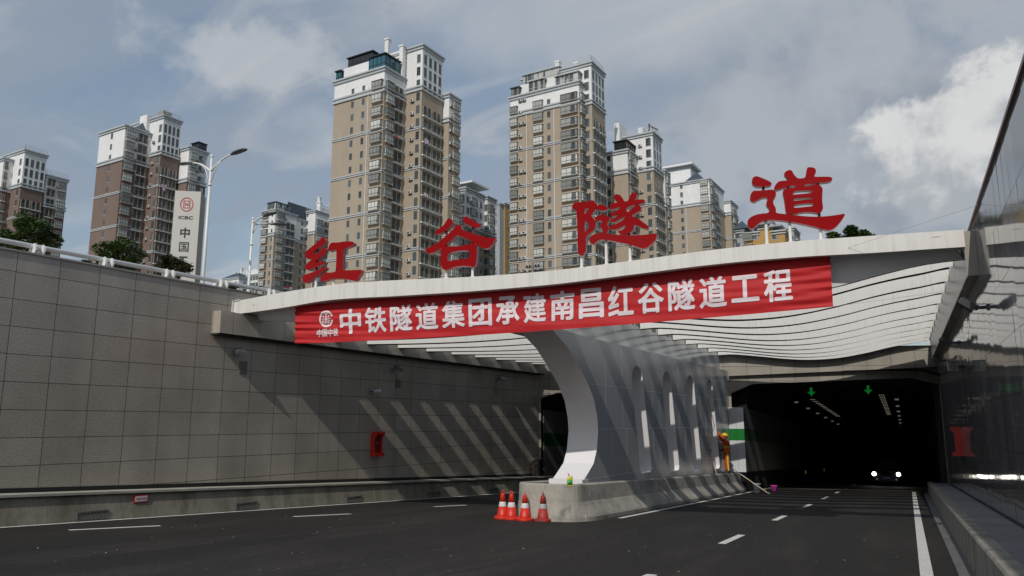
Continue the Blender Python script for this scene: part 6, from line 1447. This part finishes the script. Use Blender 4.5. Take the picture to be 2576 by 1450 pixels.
# ================================================================== INSIDE THE TUNNEL
zt = Z(3180, 1500, 1566 / 540)
car = thing('parked_car', 'dark car with both headlights glaring inside the right tunnel', 'car', (-1.36, 55, gz(55)))
CARP = mat('car_paint', (.012, .013, .016), .25, coat=.5); TYRE = mat('tyre', (.015, .015, .015), .9)
m = MB(); rings = []
for y, zb_c, zt_c, hw in ((-.02, .30, .62, .70), (.05, .22, .78, .82), (.35, .20, .92, .87), (1.2, .20, 1.00, .89), (3.4, .20, 1.02, .89), (4.2, .25, .98, .85), (4.35, .35, .85, .78)):
    rings.append([(-hw, y, zb_c), (hw, y, zb_c), (hw, y, (zb_c + zt_c) / 2), (hw * .94, y, zt_c), (-hw * .94, y, zt_c), (-hw, y, (zb_c + zt_c) / 2)])
m.loft(rings); m.obj('body', CARP, car, world=False, smooth=False)
m = MB(); m.loft([[(-.80, 1.25, 1.0), (.80, 1.25, 1.0), (.80, 3.9, 1.02), (-.80, 3.9, 1.02)], [(-.62, 1.95, 1.48), (.62, 1.95, 1.48), (.64, 3.5, 1.50), (-.64, 3.5, 1.50)], [(-.58, 2.05, 1.50), (.58, 2.05, 1.50), (.6, 3.4, 1.52), (-.6, 3.4, 1.52)]]); m.obj('cabin', CARP, car, world=False)
m = MB(); m.add([(-.74, 1.29, 1.05), (.74, 1.29, 1.05), (.60, 1.90, 1.45), (-.60, 1.90, 1.45)], [(0, 1, 2, 3)]); m.v = [(x, y - .02, z + .012) for x, y, z in m.v]; m.obj('windscreen', GLASSD, car, world=False)
for sx in (-1, 1):
    m = MB(); m.lathe([(.001, 0), (.10, .0), (.115, .03)], 14); m.v = [(sx * .69 + x, -.0 - z - .02, .74 + y) for x, y, z in m.v]; m.obj('headlight', HEAD, car, world=False)
    m = MB(); m.lathe([(.001, 0), (.05, 0), (.05, .02)], 10); m.v = [(sx * .55 + x, -.03 - z, .42 + y) for x, y, z in m.v]; m.obj('fog_lamp', LEDW2, car, world=False)
    for yy in (.85, 3.5):
        m = MB(); m.lathe([(.10, -.1), (.31, -.1), (.32, -.07), (.32, .07), (.31, .1), (.10, .1)], 20); m.v = [(sx * .80 + z, yy + x, .32 + y) for x, y, z in m.v]; wh = m.obj('wheel', TYRE, car, world=False)
m = MB(); m.box((-.22, -.05, .43), (.22, -.035, .56)); m.obj('number_plate', mat('plate_blue', (.02, .04, .16), .4, emit=(.1, .13, .3), estr=.05), car, world=False)
# lane signals
for k, (lab, uv) in enumerate((('left one of two green LED lane arrows hung under the tunnel ceiling', zt(188, 200)), ('right one of two green LED lane arrows hung under the tunnel ceiling', zt(848, 177)))):
    q = hit(uv, (0, 1, 0), 47); root = thing('lane_signal', lab, 'lane signal', q, 'green lane arrows in the tunnel')
    m = MB(); m.box((-.38, .03, -.38), (.38, .15, .38)); m.tube([(0, .1, .38), (0, .1, .9)], .03, 6); m.obj('housing', TUNNEL_CEIL, root, world=False)
    m = MB()
    for i in range(-4, 5):
        for j in range(-5, 6):
            on = (abs(i) <= .6 + .0 and j > -3) or (abs(i) == 1 and j >= -3) or (j <= 0 and abs(i) <= 4 and abs(i) <= (j + 5) * .9 and j > -6 and abs(i) - (j + 5) * .9 > -2.4)
            if on and abs(i) != 0 or (i == 0 and j >= -5): m.box((i * .046 - .014, .018, j * .046 - .014), (i * .046 + .014, .028, j * .046 + .014))
    m.obj('arrow', LEDG, root, world=False)
# ceiling lamps: two rows of triple lights, and side lamps
def along(uv0, y0, uv1, y1, n):
    a, b = hit(uv0, (0, 1, 0), y0), hit(uv1, (0, 1, 0), y1)
    return [a + (b - a) * k / n for k in range(n + 1)]
proto = None
def ceil_lamp(p, lab):
    global proto
    if proto is None:
        proto = thing('tunnel_lamp', lab, 'tunnel lamp', p, 'triple lamps on the tunnel ceiling')
        m = MB(); m.box((-.2, -.05, .02), (.2, .12, .10)); m.obj('housing', TUNNEL_CEIL, proto, world=False)
        for k in (-1, 0, 1): m = MB(); m.box((k * .11 - .036, -.02, -.004), (k * .11 + .036, .0, .018)); m.obj('light', LEDW, proto, world=False)
    else: dup(proto, p, label=lab)
for p in along(zt(170, 266), 50, zt(500, 482), 72, 13): ceil_lamp(p, 'small triple warm lamp in the left ceiling row deep in the dark tunnel')
for p in along(zt(1003, 237), 50, zt(1088, 462), 72, 13): ceil_lamp(p, 'small triple warm lamp in the right ceiling row deep in the dark tunnel')
proto2 = None
for lab, pts in (('pale single lamp high on the left tunnel wall', along(zt(15, 318), 50, zt(500, 572), 80, 5)), ('pale single lamp high on the right tunnel wall', along(zt(1180, 285), 50, zt(1225, 590), 85, 6))):
    for p in pts:
        if proto2 is None:
            proto2 = thing('tunnel_lamp', lab, 'tunnel lamp', p, 'single side lamps in the tunnel'); m = MB(); m.box((-.11, -.04, -.05), (.11, .06, .05)); m.obj('light', LEDW2, proto2, world=False)
        else: dup(proto2, p, label=lab)
mk = 0
for uv in (zt(124, 1130), zt(337, 1103), zt(506, 1063)):
    q = hit(uv, (1, 0, 0), -6.75); root = thing('marker_post', 'small amber reflector on the left tunnel kerb', 'reflector', q, 'amber reflectors in the tunnel'); m = MB(); m.box((-.02, -.02, -.12), (.02, .02, .12)); m.obj('reflector', mat('amber', (.5, .2, .02), .4, emit=(1, .4, .05), estr=.18), root, world=False)
for uv in (zt(1418, 1166), zt(1391, 1128), zt(1372, 1083)):
    q = hit(uv, (1, 0, 0), .9); root = thing('marker_post', 'small white reflector on the right tunnel kerb', 'reflector', q, 'white reflectors in the tunnel'); m = MB(); m.box((-.02, -.02, -.12), (.02, .02, .12)); m.obj('reflector', mat('white_reflector', (.6, .6, .55), .4, emit=(1, .95, .85), estr=.2), root, world=False)

# ================================================================== LAUNDRY on the towers
z2 = Z(1200, 50, 1.261)
LAU = [mat('laundry_' + n, c_, .85, var=.15) for n, c_ in (('red', (.5, .02, .03)), ('white', (.62, .62, .64)), ('pink', (.55, .35, .45)), ('blue', (.2, .35, .5)))]
def laundry(label, uv, depth, wpx, hpx, cols, seed):
    rd = random.Random(seed); c = atdist(uv, depth); k = depth / F_PX; wd, hh = wpx * k, hpx * k
    root = thing('laundry', label, 'laundry', c, 'laundry hung from balconies'); n = len(cols); root.rotation_euler = (0, 0, R_(86))
    m = MB(); m.tube([(-wd * .55, 0, hh / 2), (wd * .55, 0, hh / 2)], .02, 5); m.obj('rail', DKSTEEL, root, world=False)
    for i, ci in enumerate(cols):
        m = MB(); x0 = -wd / 2 + wd * i / n; w1 = wd / n * .85; h1 = hh * rd.uniform(.7, 1.1); rows = []
        for z in np.linspace(hh / 2, hh / 2 - h1, 5): rows.append([(x0 + w1 * t, .05 * math.sin(t * 9 + z * 3 + i), z) for t in np.linspace(0, 1, 5)])
        m.loft(rows, closed=False, caps=False); m.obj('garment', LAU[ci], root, world=False)
laundry('bright red blanket hung high on the tallest tower', z2(487, 632), 152, 9, 12, [0], 1)
laundry('white and pink washing hung in the upper middle of the tallest tower', z2(640, 652), 150, 16, 12, [1, 2, 1, 2], 2)
laundry('white washing in a row halfway up the tallest tower', z2(635, 922), 150, 16, 10, [1, 1, 2, 1], 3)
laundry('mixed pink and blue washing low on the tallest tower beside the roof-shaped character', z2(640, 1068), 150, 15, 10, [2, 3, 1, 0], 4)
laundry('pale lilac sheet hung beside the bank pylon on the brown tower', Z(0, 300, 1.45)(953, 655), 184, 13, 18, [2], 5)
laundry('blue towel hung on the white top of the mid height block', Z(1000, 760, 3.453)(960, 510), 240, 9, 8, [3], 6)
laundry('orange red and white washing near the bottom of the mid height block', Z(1000, 760, 3.453)(540, 1358), 250, 20, 8, [0, 0, 2, 1], 7)

# ================================================================== ROAD WEAR: construction seams and litter
SEAM = mat('road_seam', (.012, .011, .010), .9); PALE = mat('pale_scuff', (.085, .080, .075), .9, var=.4, scale=4)
def roadline(uvs, wdt, m_, name, dash=None):
    pts = [onground(q) for q in uvs]; fine = []
    for a, b in zip(pts[:-1], pts[1:]):
        n = max(2, int(np.linalg.norm(b - a) / .25))
        fine += [a + (b - a) * k / n for k in range(n)]
    fine.append(pts[-1]); m = MB(); rd = random.Random(len(uvs) + int(uvs[0][0]))
    for a, b in zip(fine[:-1], fine[1:]):
        if dash and rd.random() > dash: continue
        d = (b - a)[:2]; n = np.array([-d[1], d[0]]) / np.linalg.norm(d) * wdt * rd.uniform(.6, 1.2) / 2
        m.add([(a[0] + n[0], a[1] + n[1], gz(a[1]) + .003), (b[0] + n[0], b[1] + n[1], gz(b[1]) + .003), (b[0] - n[0], b[1] - n[1], gz(b[1]) + .003), (a[0] - n[0], a[1] - n[1], gz(a[1]) + .003)], [(0, 1, 2, 3)])
    return m.obj(name, m_, road)
zg5 = lambda x, y: zg(x, y)
roadline([zg5(30, 885), zg5(600, 830), zg5(1200, 765), zg5(1500, 740), zg5(2000, 690)], .02, PALE, 'scuff_line', .45)
roadline([zg5(1450, 935), zg5(1800, 870), zg5(2150, 800)], .018, PALE, 'scuff_line', .5)
roadline([(1600, 1450), (1780, 1390), (1920, 1325), (2060, 1262)], .03, SEAM, 'tar_seam')
roadline([(1100, 1450), (1500, 1372), (1750, 1318), (1960, 1262)], .03, SEAM, 'tar_seam')
roadline([(0, 1388), (500, 1352), (900, 1322), (1240, 1292)], .03, SEAM, 'tar_seam')
rd = random.Random(12); m = MB()
for _ in range(90):
    u, v = rd.uniform(0, 2350), rd.uniform(1275, 1445); p = onground((u, v))
    if p[0] > .6 or (p[0] < -6.9 and p[0] > -9.6 and p[1] > 17) or p[0] < -15.5: continue
    sz_ = rd.uniform(.008, .028); a = rd.uniform(0, 3.1); c_, s_ = math.cos(a) * sz_, math.sin(a) * sz_
    m.add([(p[0] - c_, p[1] - s_, gz(p[1]) + .004), (p[0] + s_ * .6, p[1] - c_ * .6, gz(p[1]) + .012), (p[0] + c_, p[1] + s_, gz(p[1]) + .005), (p[0] - s_ * .6, p[1] + c_ * .6, gz(p[1]) + .009)], [(0, 1, 2, 3)])
o = m.obj('litter', mat('litter_pale', (.40, .38, .33), .8, randv=0, var=.4, scale=1)); struct(o, 'stuff')
